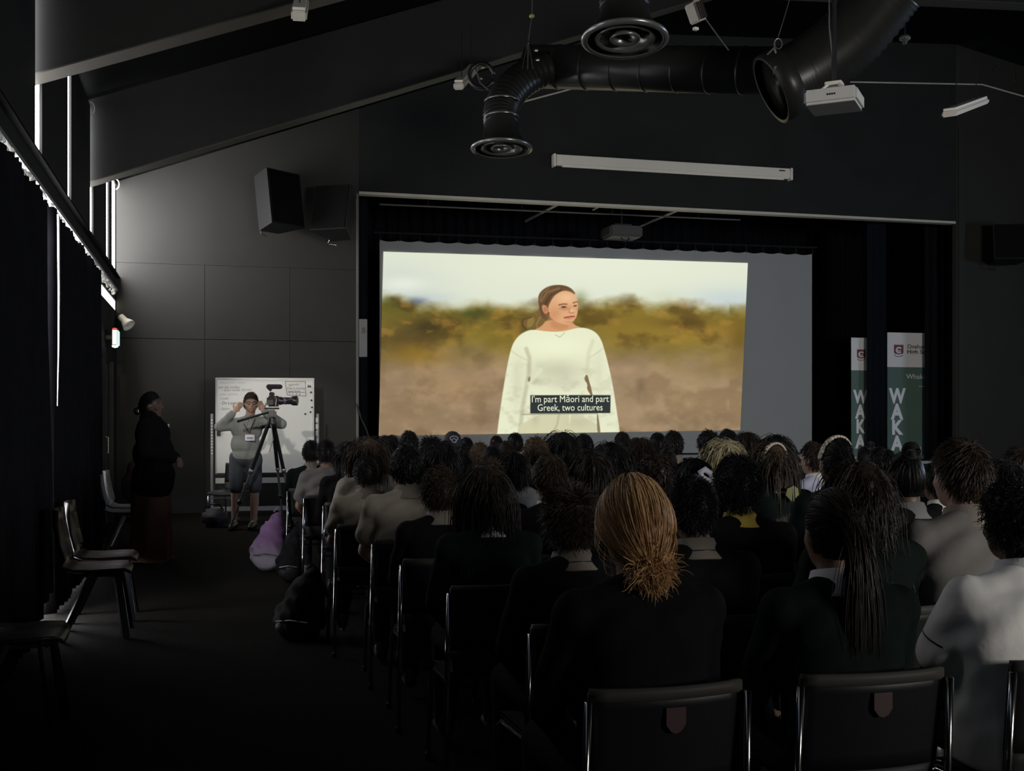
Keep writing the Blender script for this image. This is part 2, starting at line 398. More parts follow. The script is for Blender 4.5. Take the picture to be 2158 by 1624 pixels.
# ------------------------------------------------------------------ things on the front wall
def pa_speaker(name, px, py, w, h, dep, yawd, tilt, label):
    c = on_y(px, py, -0.42)
    r = empty(name, c, math.radians(yawd)); r.rotation_euler = (math.radians(tilt), 0, math.radians(yawd)); tag(r, label, 'loudspeaker')
    # wedge-like cabinet: wide front (toward -y), narrow rear
    z0, z1 = -h / 2, h / 2
    vs = []
    for (yy, ww) in ((-dep / 2, w), (dep / 2, w * 0.6)):
        for (x, z) in ((-ww / 2, z0), (ww / 2, z0), (ww / 2, z1), (-ww / 2, z1)): vs.append((x, yy, z))
    MB().add(vs, [(0, 1, 2, 3), (7, 6, 5, 4), (0, 4, 5, 1), (1, 5, 6, 2), (2, 6, 7, 3), (3, 7, 4, 0)]).build('cabinet', mat('speaker_cabinet', (0.016, 0.0155, 0.015), 0.5, spec=0.10), r)
    MB().box((0, -dep / 2 - 0.006, 0), (w * 0.93, 0.012, h * 0.94)).build('grille', mat('speaker_grille', (0.006, 0.006, 0.006), 0.8, bump=0.4, bscale=300, spec=0.05), r)
    for zz in (-h * 0.3, h * 0.3):
        MB().box((0, dep / 2 + 0.05, zz), (0.05, 0.12, 0.02)).build('bracket_arm', M_BLKMET, r)
    MB().box((0, dep / 2 + 0.11, 0), (0.07, 0.015, h * 0.85)).build('wall_bracket', M_BLKMET, r)
    MB().tube([(-w * 0.3, dep / 2 - 0.04, z0), (-w * 0.32, dep / 2 - 0.05, z0 - 0.06), (-w * 0.1, dep / 2, z0 - 0.07)], 0.012).build('clamp', M_CHROME, r)
    return r
pa_speaker('wall_speaker', 582, 425, 0.62, 0.80, 0.42, 38, -8, 'black trapezoid loudspeaker on the panelled wall, nearer the windows')
pa_speaker('wall_speaker', 710, 448, 0.58, 0.70, 0.42, -34, -14, 'black trapezoid loudspeaker on the panelled wall, beside the stage opening')
pa_speaker('wall_speaker', 2125, 515, 0.62, 0.62, 0.4, -20, -8, 'black loudspeaker on the bluish wall right of the stage')
a, b = on_y(757, 672, -0.03), on_y(774, 752, -0.03)
o = empty('control_panel', ((a.x + b.x) / 2, -0.02, b.z)); tag(o, 'narrow pale wall control panel at the stage corner', 'wall panel')
MB().rbox((0, 0, (a.z - b.z) / 2), (b.x - a.x, 0.04, a.z - b.z), 0.006).build('plate', mat('grey_plate', (0.13, 0.13, 0.125), 0.5), o)
MB().box((0, -0.022, 0.40), (0.05, 0.006, 0.09)).build('switch', M_BLKMET, o)
for (px, py) in ((355, 1058),):
    c = on_y(px, py, -0.01)
    o = empty('wall_outlet', c); tag(o, 'pale vertical power outlet plate on the panelled wall behind the standing person', 'outlet')
    MB().rbox((0, 0, 0), (0.06, 0.016, 0.16), 0.004).build('plate', M_WHITE, o)
    MB().box((0, -0.01, 0.03), (0.02, 0.006, 0.03)).build('socket', M_BLKMET, o)
    MB().box((0, -0.01, -0.04), (0.02, 0.006, 0.02)).build('switch', M_WHITE, o)
# rolled-up screen housing over the stage
a, b = on_y(1167, 340, -0.14), on_y(1671, 362, -0.14)
o = empty('screen_housing', ((a.x + b.x) / 2, -0.08, (a.z + b.z) / 2)); tag(o, 'long white rolled-up screen case on the wall above the stage', 'screen case')
L = b.x - a.x
MB().rbox((0, 0, 0), (L - 0.06, 0.13, 0.17), 0.02).build('case', mat('ivory_case', (0.75, 0.70, 0.60), 0.5, noise=0.05, scale=30), o)
for s in (-1, 1):
    MB().rbox((s * (L / 2 - 0.02), 0, -0.005), (0.04, 0.14, 0.20), 0.008).build('end_cap', mat('ivory_case', (0, 0, 0)), o)
MB().box((L / 2 - 0.2, -0.068, 0.04), (0.11, 0.006, 0.018)).build('name_plate', M_BLKMET, o)
MB().box((0, -0.02, -0.095), (L - 0.3, 0.03, 0.02)).build('bottom_bar', mat('ivory_case', (0, 0, 0)), o)

# ------------------------------------------------------------------ stage: screen, film picture, drapes, banners
YS = 1.3
TL, TR, BR, BL = [on_y(px, py, YS) for (px, py) in ((800, 505), (1711, 535), (1709, 953), (796, 958))]
sc = empty('projection_screen', ((TL.x + TR.x) / 2, YS, STZ)); tag(sc, 'large pale projection screen laced up on the stage', 'screen')
ox, oz = (TL.x + TR.x) / 2, STZ
nu = 120; vs = []; fs = []
for i in range(nu + 1):
    u = i / nu
    zt = TL.z + (TR.z - TL.z) * u - 0.025 * abs(math.sin(u * 24 * PI))
    for j in range(9):
        v = j / 8
        xx = TL.x + (TR.x - TL.x) * u; zb = BL.z + (BR.z - BL.z) * u
        vs.append((xx - ox, 0.008 * math.sin(u * 60) * v, zb + (zt - zb) * v - oz))
for i in range(nu):
    for j in range(8): fs.append((i * 9 + j, (i + 1) * 9 + j, (i + 1) * 9 + j + 1, i * 9 + j + 1))
MB().add(vs, fs).build('cloth', M_SCREEN, sc, True)
tie = None
for i in range(25):
    u = i / 24
    p = (TL.x + (TR.x - TL.x) * u - ox, -0.01, TL.z + (TR.z - TL.z) * u - oz + 0.03)
    if tie is None:
        q = MB().tube([(0, 0, -0.05), (0.008, -0.01, 0.0), (0, 0, 0.09)], 0.007, 5).build('tie', M_BLKMET, sc); tie = q.data
    else: q = link('tie', tie, None, sc)
    q.location = p
MB().tube([(TL.x - ox - 0.1, 0, TL.z - oz + 0.12), (TR.x - ox + 0.1, 0, TR.z - oz + 0.12)], 0.022).build('top_bar', M_BLKMET, sc)
MB().tube([(BL.x - ox - 0.05, -0.01, BL.z - oz - 0.01), (BR.x - ox + 0.05, -0.01, BR.z - oz - 0.01)], 0.014).build('bottom_bar', M_BLKMET, sc)
MB().box((0, 0.10, (BL.z - oz) / 2 - 0.01), (TR.x - TL.x, 0.05, BL.z - oz)).build('base_board', M_SCREEN, sc)

# --- the film picture, painted procedurally on a fine grid of glowing points
def vnoise(x, y, seed, oct=4):
    r = np.random.RandomState(seed); out = np.zeros_like(x); amp = 1.0; tot = 0
    for o in range(oct):
        g = r.rand(64, 64); fx = np.mod(x, 63.0); fy = np.mod(y, 63.0)
        ix = fx.astype(int); iy = fy.astype(int); tx = fx - ix; ty = fy - iy
        tx = tx * tx * (3 - 2 * tx); ty = ty * ty * (3 - 2 * ty)
        a = g[iy, ix] * (1 - tx) + g[iy, ix + 1] * tx; b = g[iy + 1, ix] * (1 - tx) + g[iy + 1, ix + 1] * tx
        out += amp * (a * (1 - ty) + b * ty); tot += amp; amp *= 0.5; x = x * 2.03 + 11; y = y * 2.03 + 7
    return out / tot
def sst(a, b, v):
    t = np.clip((v - a) / (b - a), 0, 1); return t * t * (3 - 2 * t)
def poly_sd(x, y, pts):
    pts = np.array(pts, float); d = np.full(x.shape, 1e9); ins = np.zeros(x.shape, bool); n = len(pts)
    for i in range(n):
        ax, ay = pts[i]; bx, by = pts[(i + 1) % n]
        ex, ey = bx - ax, by - ay; L2 = ex * ex + ey * ey + 1e-9
        t = np.clip(((x - ax) * ex + (y - ay) * ey) / L2, 0, 1)
        d = np.minimum(d, np.hypot(x - ax - t * ex, y - ay - t * ey))
        if abs(ey) > 1e-9:
            c_ = ((ay > y) != (by > y)) & (x < (bx - ax) * (y - ay) / ey + ax); ins ^= c_
    return np.where(ins, -d, d)
def line_d(x, y, pts):
    d = np.full(x.shape, 1e9)
    for i in range(len(pts) - 1):
        ax, ay = pts[i]; bx, by = pts[i + 1]; ex, ey = bx - ax, by - ay
        t = np.clip(((x - ax) * ex + (y - ay) * ey) / (ex * ex + ey * ey + 1e-9), 0, 1)
        d = np.minimum(d, np.hypot(x - ax - t * ex, y - ay - t * ey))
    return d
def smooth_poly(pts, it=2):
    for _ in range(it):
        q = []
        for i in range(len(pts)):
            a, b = pts[i], pts[(i + 1) % len(pts)]
            q += [(0.75 * a[0] + 0.25 * b[0], 0.75 * a[1] + 0.25 * b[1]), (0.25 * a[0] + 0.75 * b[0], 0.25 * a[1] + 0.75 * b[1])]
        pts = q
    return pts
def film_picture(X, Y):
    """X,Y: picture coordinates; returns sRGB 0-255"""
    C = np.zeros(X.shape + (3,))
    mask = np.ones(X.shape)
    def over(col, a):
        nonlocal C
        a = (np.clip(a, 0, 1) * mask)[..., None]; C = C * (1 - a) + np.array(col, float) * a
    g = lambda cx, cy, rx, ry: np.exp(-(((X - cx) / rx) ** 2 + ((Y - cy) / ry) ** 2))
    # sky
    C[:] = (221, 228, 208)
    over((232, 236, 214), g(1250, 560, 330, 60)); over((205, 214, 205), g(840, 600, 90, 40) * 0.8)
    over((240, 244, 228), g(850, 598, 50, 16) * 0.7); over((200, 212, 214), g(1540, 632, 90, 26) * 0.9)
    over((190, 200, 205), g(900, 630, 60, 14) * 0.6); over((150, 160, 120), g(1222, 628, 16, 14) * 0.75); over((205, 210, 175), g(1400, 625, 40, 14) * 0.3)
    n1 = vnoise(X / 60, Y / 40, 1); n2 = vnoise(X / 70, Y / 34, 2, 3); n3 = vnoise(X / 110, Y / 60, 3)
    yb = 650 - 26 * np.exp(-((X - 815) / 60) ** 2) - 14 * np.exp(-((X - 1330) / 90) ** 2) - 10 * np.exp(-((X - 1560) / 40) ** 2) - 10 * np.exp(-((X - 1010) / 70) ** 2)
    gm = sst(-20, 20, Y - yb + (n1 - 0.5) * 46)
    grass = np.zeros_like(C)
    top = np.array((126, 108, 46.)); low = np.array((153, 129, 102.))
    t = sst(700, 800, Y + (n3 - 0.5) * 70)[..., None]
    grass = top * (1 - t) + low * t
    n4 = vnoise(X / 34, Y / 20, 8, 4)
    grass = grass * (0.84 + 0.22 * n2[..., None] + 0.16 * n4[..., None])
    keep = C.copy(); C = grass
    over((92, 92, 40), g(830, 640, 70, 26) * 0.8); over((58, 50, 32), g(905, 690, 44, 24) * 0.85); over((74, 62, 42), g(845, 720, 56, 40) * 0.7)
    over((84, 66, 34), g(1440, 682, 62, 12) * 0.8); over((72, 62, 34), g(1110, 690, 30, 24) * 0.6); over((150, 116, 40), g(880, 745, 60, 26) * 0.7)
    over((70, 76, 36), g(1000, 660, 36, 14) * 0.8); over((172, 132, 58), g(1480, 700, 110, 24) * 0.55); over((150, 122, 50), g(1320, 690, 70, 30) * 0.6)
    over((176, 150, 112), g(1450, 820, 160, 60) * 0.55); over((120, 100, 60), g(1500, 780, 80, 20) * 0.4); over((112, 92, 66), g(860, 870, 120, 40) * 0.4)
    over((170, 140, 98), g(960, 810, 90, 40) * 0.5); over((95, 72, 30), g(1560, 720, 26, 50) * 0.5); over((98, 90, 78), g(1350, 815, 10, 16) * 0.5)
    over((80, 62, 34), sst(0.5, 0.72, n1) * (1 - sst(690, 790, Y)) * 0.55); over((166, 126, 56), sst(0.55, 0.8, n4) * (1 - sst(700, 780, Y)) * 0.5); over((118, 96, 66), sst(0.52, 0.75, n1) * sst(720, 800, Y) * 0.4); over((176, 148, 112), sst(0.55, 0.78, n4) * sst(740, 820, Y) * 0.3)
    C = keep * (1 - gm[..., None]) + C * gm[..., None]
    over((84, 98, 128), g(880, 634, 18, 8) * 0.55)
    # standing figure (coordinates of the enlarged drawing)
    K = 4.775; x = (X - 1040) * K; y = (Y - 580) * K
    def P(pts, col, soft=5.0, a=1.0, it=2):
        over(col, (1 - sst(-soft, soft, poly_sd(x, y, smooth_poly(pts, it)))) * a)
    def Ln(pts, col, w, a=1.0, soft=5.0): over(col, (1 - sst(w, w + soft, line_d(x, y, pts))) * a)
    G = lambda cx, cy, rx, ry: np.exp(-(((x - cx) / rx) ** 2 + ((y - cy) / ry) ** 2))
    P([(470, 300), (545, 420), (520, 490), (440, 530), (370, 548), (325, 545), (280, 480), (300, 440), (360, 410), (430, 385)], (122, 98, 58), 8, 0.85)
    P([(350, 430), (420, 420), (400, 500), (360, 530), (330, 510)], (150, 126, 66), 10, 0.8)
    Ln([(440, 400), (370, 340), (300, 340)], (150, 120, 70), 2, 0.5); Ln([(380, 420), (300, 445), (290, 500), (330, 540)], (80, 62, 36), 4, 0.7)
    Ln([(470, 420), (430, 500), (440, 520)], (160, 120, 84), 6, 0.6)
    P([(455, 300), (448, 220), (470, 165), (540, 112), (640, 92), (740, 105), (800, 145), (835, 200), (700, 200), (600, 330), (545, 470), (480, 420)], (104, 78, 52), 6)
    Ln([(480, 260), (540, 170), (660, 130)], (140, 112, 82), 9, 0.6); Ln([(520, 290), (580, 200), (680, 150)], (72, 52, 34), 9, 0.6); Ln([(465, 250), (490, 180), (560, 125)], (148, 120, 84), 6, 0.5)
    P([(535, 440), (800, 470), (815, 500), (900, 530), (800, 600), (400, 600), (400, 550), (490, 510)], (212, 158, 112), 6)
    P([(600, 450), (760, 500), (740, 540), (640, 550), (560, 500)], (188, 130, 86), 20, 0.55)
    P([(545, 330), (575, 260), (620, 195), (700, 150), (780, 165), (830, 205), (848, 260), (852, 330), (842, 400), (812, 455), (770, 492), (700, 492), (620, 462), (565, 420)], (224, 172, 128), 5)
    over((242, 200, 158), G(730, 225, 90, 50) * 0.7); over((196, 138, 94), G(600, 400, 60, 90) * 0.55); over((206, 140, 100), G(640, 380, 40, 30) * 0.4)
    over((236, 180, 136), G(800, 350, 24, 60) * 0.6); over((190, 130, 92), G(740, 330, 80, 30) * 0.45); over((198, 130, 96), G(840, 330, 12, 30) * 0.4)
    P([(485, 305), (510, 292), (545, 320), (550, 370), (525, 395), (495, 360)], (206, 142, 104), 5); over((160, 100, 70), G(520, 345, 14, 26) * 0.6); over((90, 60, 40), G(558, 382, 7, 10) * 0.9)
    Ln([(658, 298), (700, 288), (738, 290)], (104, 74, 50), 4, 0.8); Ln([(800, 280), (820, 270), (845, 266)], (104, 74, 50), 3, 0.8)
    P([(668, 322), (705, 305), (745, 318), (710, 332)], (82, 56, 42), 5, 0.9); P([(795, 312), (820, 296), (846, 300), (825, 316)], (82, 56, 42), 5, 0.9)
    Ln([(660, 335), (710, 345), (750, 335)], (180, 122, 88), 4, 0.5)
    over((176, 110, 78), G(790, 378, 26, 8) * 0.8); over((246, 206, 164), G(786, 352, 16, 16) * 0.6); Ln([(770, 330), (760, 372)], (184, 124, 88), 4, 0.5)
    Ln([(715, 426), (760, 418), (812, 412)], (150, 78, 66), 6, 0.9); over((206, 120, 100), G(765, 436, 36, 8) * 0.7); over((190, 128, 88), G(760, 470, 50, 12) * 0.5)
    # jumper
    P([(36, 1600), (60, 1400), (100, 1130), (140, 900), (175, 740), (215, 650), (280, 585), (360, 548), (430, 548), (560, 568), (700, 566), (860, 522), (960, 535), (1040, 580), (1085, 650), (1108, 722), (1150, 870), (1200, 1100), (1238, 1350), (1275, 1600), (1300, 1900), (0, 1900)], (232, 235, 202), 5)
    jump = [(36, 1600), (60, 1400), (100, 1130), (140, 900), (175, 740), (215, 650), (280, 585), (360, 548), (430, 548), (560, 568), (700, 566), (860, 522), (960, 535), (1040, 580), (1085, 650), (1108, 722), (1150, 870), (1200, 1100), (1238, 1350), (1275, 1600), (1300, 1900), (0, 1900)]
    mask = 1 - sst(-6, 4, poly_sd(x, y, smooth_poly(jump, 2)))
    over((240, 243, 210), G(620, 720, 330, 130) * 0.9)
    nn = vnoise(x / 90, y / 60, 5)
    over((196, 196, 168), G(650, 960, 270, 110) * 0.75); over((206, 205, 178), sst(0.5, 0.75, nn) * sst(820, 950, y) * 0.6)
    over((184, 182, 158), G(420, 1060, 60, 40) * 0.6); over((190, 188, 164), G(720, 1090, 180, 60) * 0.4)
    over((205, 205, 178), G(240, 1100, 60, 260) * 0.55); over((212, 212, 184), G(1060, 1000, 50, 260) * 0.5); over((222, 222, 200), G(1160, 1300, 50, 200) * 0.4)
    Ln([(330, 740), (362, 830), (355, 1000), (330, 1130), (295, 1320), (262, 1600)], (160, 152, 128), 3, 0.42, 34)
    Ln([(1000, 660), (955, 790), (940, 960)], (200, 198, 170), 3, 0.4, 34); Ln([(175, 755), (250, 810), (330, 850)], (204, 202, 174), 3, 0.5, 12); Ln([(1100, 735), (1030, 790), (960, 830)], (204, 202, 174), 3, 0.5, 12)
    Ln([(480, 950), (400, 1040), (350, 1090)], (226, 228, 198), 10, 0.6, 16)
    P([(942, 985), (908, 1040), (948, 1098), (938, 1140), (975, 1200), (1005, 1240), (985, 1140), (962, 1060)], (126, 102, 74), 4, 0.95, 1)
    P([(360, 1010), (345, 1060), (362, 1075), (372, 1040)], (126, 102, 74), 4, 0.9, 1)
    # shorts
    P([(280, 1398), (1040, 1390), (1048, 1820), (240, 1820)], (212, 210, 174), 4, 1.0, 1)
    over((176, 172, 142), G(420, 1450, 40, 60) * 0.4); Ln([(660, 1400), (640, 1500), (610, 1560)], (176, 172, 140), 5, 0.6, 12); Ln([(770, 1400), (765, 1480)], (236, 238, 206), 5, 0.8, 6)
    over((190, 186, 156), G(860, 1480, 140, 60) * 0.5); Ln([(280, 1398), (1040, 1390)], (160, 156, 128), 3, 0.7, 6)
    P([(1038, 1390), (1052, 1390), (1082, 1610), (1046, 1610)], (128, 108, 84), 4, 0.9, 1)
    Ln([(620, 598), (668, 622), (718, 575)], (180, 168, 130), 2, 0.7, 4)
    mask = np.ones(X.shape)
    # subtitle box
    P([(370, 1204), (1178, 1204), (1176, 1386), (370, 1390)], (50, 56, 55), 3, 1.0, 0)
    return np.clip(C, 0, 255)
NX, NZ = 600, 304
q = [(808, 530), (1576, 554), (1560, 906), (798, 918)]
U, V = np.meshgrid(np.linspace(0, 1, NX), np.linspace(0, 1, NZ))
PXs = (1 - V) * ((1 - U) * q[0][0] + U * q[1][0]) + V * ((1 - U) * q[3][0] + U * q[2][0])
PYs = (1 - V) * ((1 - U) * q[0][1] + U * q[1][1]) + V * ((1 - U) * q[3][1] + U * q[2][1])
CC = film_picture(PXs, PYs)
RR = (PXs - 1079.0) / FPX; DD = (YS - 0.014 - CAM.y) / (CY - SY * RR)
GX = CAM.x + SY * DD + CY * RR * DD - ox; GZ = CAM.z - (PYs - 870.0) / FPX * DD - oz
vv = np.stack([GX.ravel(), np.full(GX.size, -0.014), GZ.ravel()], 1)
ii = np.arange(NX * NZ).reshape(NZ, NX)
ff = np.stack([ii[:-1, :-1].ravel(), ii[1:, :-1].ravel(), ii[1:, 1:].ravel(), ii[:-1, 1:].ravel()], 1)
me = bpy.data.meshes.new('film_picture')
me.vertices.add(len(vv)); me.vertices.foreach_set('co', vv.ravel())
me.loops.add(ff.size); me.loops.foreach_set('vertex_index', ff.ravel().astype(np.int32))
me.polygons.add(len(ff)); me.polygons.foreach_set('loop_start', np.arange(0, ff.size, 4, dtype=np.int32))
me.update(calc_edges=True)
s_ = CC / 255.0; l_ = np.where(s_ <= 0.04045, s_ / 12.92, ((s_ + 0.055) / 1.055) ** 2.4)
ca = me.color_attributes.new('film', 'FLOAT_COLOR', 'POINT')
ca.data.foreach_set('color', np.concatenate([l_.reshape(-1, 3), np.ones((NX * NZ, 1))], 1).astype(np.float32).ravel())
mf = bpy.data.materials.new('film_light'); mf.use_nodes = True; nt = mf.node_tree; nt.nodes.remove(nt.nodes['Principled BSDF'])
at_ = nt.nodes.new('ShaderNodeAttribute'); at_.attribute_name = 'film'; em = nt.nodes.new('ShaderNodeEmission'); em.inputs[1].default_value = 1.0
nt.links.new(at_.outputs['Color'], em.inputs[0]); nt.links.new(em.outputs[0], nt.nodes['Material Output'].inputs[0])
film = link('film_picture', me, mf, sc)
film['label'] = 'bright film picture of a person in a pale jumper before dry grass, subtitled'
MTXT = emat('subtitle_glow', lin((232, 238, 212)), 1.0)
for (txt, x0, x1, yb, ht) in (("I'm part M\u0101ori and part", 1121, 1283, 847.5, 14.5), ("Greek, two cultures", 1133, 1270, 865.5, 14.5)):
    p0, p1 = on_y(x0, yb, YS - 0.02), on_y(x1, yb - 1, YS - 0.02)
    k = (p1 - p0).length / (x1 - x0)
    o = put_text('subtitle', txt, p0, p1, 0, ht * k / 0.72 * 0.95, MTXT, None, 0.0); o['kind'] = 'stuff'
    o.parent = sc; o.location = (-ox, -YS, -oz)

# drapes
def drape(name, x0, x1, y, z0, z1, label, amp=0.05, per=0.22, seed=0):
    nu = max(10, int((x1 - x0) / 0.025)); vs = []; fs = []; rr = random.Random(seed)
    ph = rr.uniform(0, 6)
    for i in range(nu + 1):
        x = x0 + (x1 - x0) * i / nu
        for j in range(6):
            t = j / 5
            vs.append((x, y + amp * math.sin(x * 2 * PI / per + ph + 0.4 * math.sin(x * 3 + t * 2)), z0 + (z1 - z0) * t))
    for i in range(nu):
        for j in range(5): fs.append((i * 6 + j, (i + 1) * 6 + j, (i + 1) * 6 + j + 1, i * 6 + j + 1))
    o = MB().add(vs, fs).build(name, M_DRAPE, None, True); o.modifiers.new('thickness', 'SOLIDIFY').thickness = 0.008
    return tag(o, label, 'curtain')
drape('stage_drape', PX0 - 0.6, PX1 + 2.5, 3.9, STZ, 5.86, 'wide black back curtain at the rear of the stage', seed=1)
YN = 0.92; YL = 0.78
xa, xb = on_y(1828, 800, YL).x, on_y(1869, 800, YL).x
drape('stage_drape', xa, xb + 0.004, YL, STZ, 5.86, 'narrow black drape hanging between the two green banners', 0.02, 0.12, 2)
xa, xb = on_y(1950, 800, YL).x, on_y(2040, 800, YL).x
drape('stage_drape', xa, xb, YL, STZ, 5.86, 'black drape overlapping the wider green banner at the stage side', 0.03, 0.16, 3)
drape('stage_drape', PX0 - 0.5, PX0 + 0.25, 0.9, STZ, 5.86, 'black drape at the stage corner by the control panel', 0.03, 0.16, 4)

# banners
M_BW = mat('banner_white', (0.78, 0.78, 0.77), 0.7); M_BG = mat('banner_green', (0.10, 0.165, 0.13), 0.7, noise=0.1, scale=3)
M_BL = mat('banner_letter', (0.86, 0.88, 0.92), 0.7); M_BD = mat('banner_ink', (0.06, 0.05, 0.055), 0.7); M_CREST = mat('banner_crest', (0.22, 0.05, 0.07), 0.7)
def banner(px0, top, split, wl, wpx, lx0, lx1, rows, crest, label, yn, texts=True):
    a = on_y(px0, top, yn); k = (on_y(px0 + 10, top, yn) - a).length / 10; w_ = wpx * k
    b = empty('banner_stand', (a.x, yn, STZ)); tag(b, label, 'banner')
    zt = a.z - STZ; zsp = on_y(px0, split, yn).z - STZ
    MB().box((w_ / 2, 0, zt - (zt - zsp) / 2), (w_, 0.012, zt - zsp)).build('head_panel', M_BW, b)
    MB().box((w_ / 2, 0, zsp / 2 + 0.03), (w_, 0.012, zsp - 0.06)).build('green_panel', M_BG, b)
    MB().rbox((w_ / 2, 0, 0.03), (w_ + 0.04, 0.16, 0.06), 0.01).build('base', M_ALU, b)
    MB().tube([(w_ / 2, 0.03, 0.05), (w_ / 2, 0.03, zt)], 0.012).build('pole', M_ALU, b)
    MB().box((w_ / 2, 0, zt + 0.008), (w_, 0.02, 0.016)).build('top_rail', M_BW, b)
    def tx(name, s, x0, x1, ybase, hpx, m, bold=0.02):
        p0 = on_y(x0, ybase, yn - 0.010); p1 = on_y(x1, ybase, yn - 0.010)
        p0.z = p1.z = (p0.z + p1.z) / 2
        o = put_text(name, s, p0, p1, 0, hpx * k / 0.70, m, None, bold); o.parent = b; o.location = (-a.x, -yn, -STZ)
    for ch, (t_, b_) in zip('WAKA', rows):
        x0, x1 = (lx0, lx1) if ch == 'W' else (lx0 + 4, lx1 - 5) if ch == 'A' else (lx0 + 7, lx1 - 5)
        tx('letter', ch, x0, x1, b_, b_ - t_, M_BL, 0.045)
    cx, cy, cw, chh = crest
    c0 = on_y(cx, cy, yn - 0.010); c1 = on_y(cx + cw, cy + chh, yn - 0.010); wv, hv = c1.x - c0.x, c0.z - c1.z
    def loc(pt): return (c0.x + pt[0] * wv - a.x, -0.010, c0.z - pt[1] * hv - STZ)
    cr = MB().add([loc(p) for p in [(0, 0), (1, 0), (1, 0.62), (0.94, 0.76), (0.5, 0.84), (0.06, 0.76), (0, 0.62)]], [tuple(range(7))]).build('crest', M_CREST, b)
    pts = [loc((0.5 + 0.27 * math.cos(t), 0.46 + 0.22 * math.sin(t))) for t in np.linspace(-0.7, -5.5, 14)]
    MB().tube([(p[0], p[1] - 0.004, p[2]) for p in pts], wv * 0.085, 6).build('crest_letter', M_BW, cr)
    MB().tube([Vector(loc((0.34, 0.5))) + Vector((0, -0.004, 0)), Vector(loc((0.66, 0.5))) + Vector((0, -0.004, 0))], wv * 0.05, 6).build('crest_bar', M_BW, cr)
    pts = [loc((0.5 + 0.45 * math.cos(t), 0.86 + 0.14 * math.sin(t))) for t in np.linspace(0.1, 3.04, 9)]
    MB().tube(pts, wv * 0.03, 5).build('crest_scroll', M_BD, cr)
    if texts:
        tx('banner_text', 'Onehun', 1912, 1949.5, 734, 7.5, M_BD, 0.012); tx('banner_text', 'High Sc', 1912, 1949.5, 745, 7.5, M_BD, 0.02)
        tx('banner_text', 'Whaka', 1910, 1951, 798, 9, M_BL, 0.0)
        p0 = on_y(1936, 814, yn - 0.01); p1 = on_y(1951, 814, yn - 0.01)
        MB().box(((p0.x + p1.x) / 2 - a.x, -0.01, p0.z - STZ), (p1.x - p0.x, 0.003, 0.008)).build('rule', M_BL, b)
    return b
banner(1870, 702, 773, 0, 100, 1873, 1909, [(822, 848), (855, 882), (889, 914), (922, 948)], (1884, 726, 20, 25), 'wide green and white banner with a crest and tall pale letters on the stage', YN)
banner(1794, 713, 780, 0, 62, 1798, 1829, [(825, 848), (856, 880), (887, 911), (919, 943)], (1806, 736, 18, 23), 'slim green and white banner with tall pale letters beside the projection screen', YN + 0.02, False)

# stage rigging
def bar(name, p0, p1, r, m, label, drops=2):
    o = empty(name, p0); tag(o, label, 'rigging')
    MB().tube([(0, 0, 0), Vector(p1) - Vector(p0)], r).build('pipe', m, o)
    for k in range(drops):
        q_ = (Vector(p1) - Vector(p0)) * ((k + 0.5) / drops)
        MB().tube([q_, q_ + Vector((0, 0, 5.85 - p0[2] - q_.z))], 0.006, 5).build('hanger', M_BLKMET, o)
    return o
M_PIPE = mat('grey_pipe', (0.11, 0.11, 0.105), 0.4, 0.5)
bar('lighting_bar', on_y(800, 430, 0.55), on_y(1560, 463, 0.55), 0.013, M_PIPE, 'thin metal pipe hung across the stage under the header', 4)
bar('lighting_bar', on_y(1188, 424, 0.25), on_y(1108, 466, 2.0), 0.022, M_EDGE, 'pale rod running back over the stage, left of the hanging projector', 1)
bar('lighting_bar', on_y(1442, 437, 0.25), on_y(1352, 476, 2.0), 0.022, M_EDGE, 'pale rod running back over the stage, right of the hanging projector', 1)
bar('lighting_bar', on_y(1278, 428, 0.25), on_y(1250, 442, 0.9), 0.014, M_EDGE, 'short pale rod under the stage header', 1)
c = on_y(1310, 491, 0.9)
o = empty('stage_projector', c); tag(o, 'dark grey projector hanging over the stage screen', 'projector')
MB().rbox((0, 0, 0), (0.58, 0.5, 0.19), 0.03).build('body', mat('dark_grey_plastic', (0.035, 0.034, 0.031), 0.5), o)
MB().lathe([(0.0, -0.02), (0.06, -0.02), (0.065, 0.06), (0.045, 0.07), (0.0, 0.05)], (0.05, 0.25, -0.02), 16, Matrix.Rotation(-PI / 2, 3, 'X')).build('lens', M_BLKMET, o, True)
MB().tube([(0, 0, 0.09), (0, 0, 5.85 - c.z)], 0.02).build('pole', M_BLKMET, o)
MB().box((0, 0, 0.12), (0.3, 0.16, 0.05)).build('bracket', M_BLKMET, o)
MB().tube([(-0.05, -0.1, -0.09), (-0.02, -0.12, -0.14), (0.05, -0.12, -0.15), (0.1, -0.1, -0.1)], 0.012).build('cable', M_BLKMET, o)
c = on_y(778, 900, -0.1); c0 = on_y(752, 860, -0.05)
o = MB().tube([on_y(752, 850, -0.06), on_y(760, 880, -0.06), on_y(772, 905, -0.07), on_y(778, 925, -0.07), on_y(779, 1000, -0.07)], 0.010, 5).build('cable', M_BLKMET); tag(o, 'black cable drooping down the wall at the stage corner', 'cable')

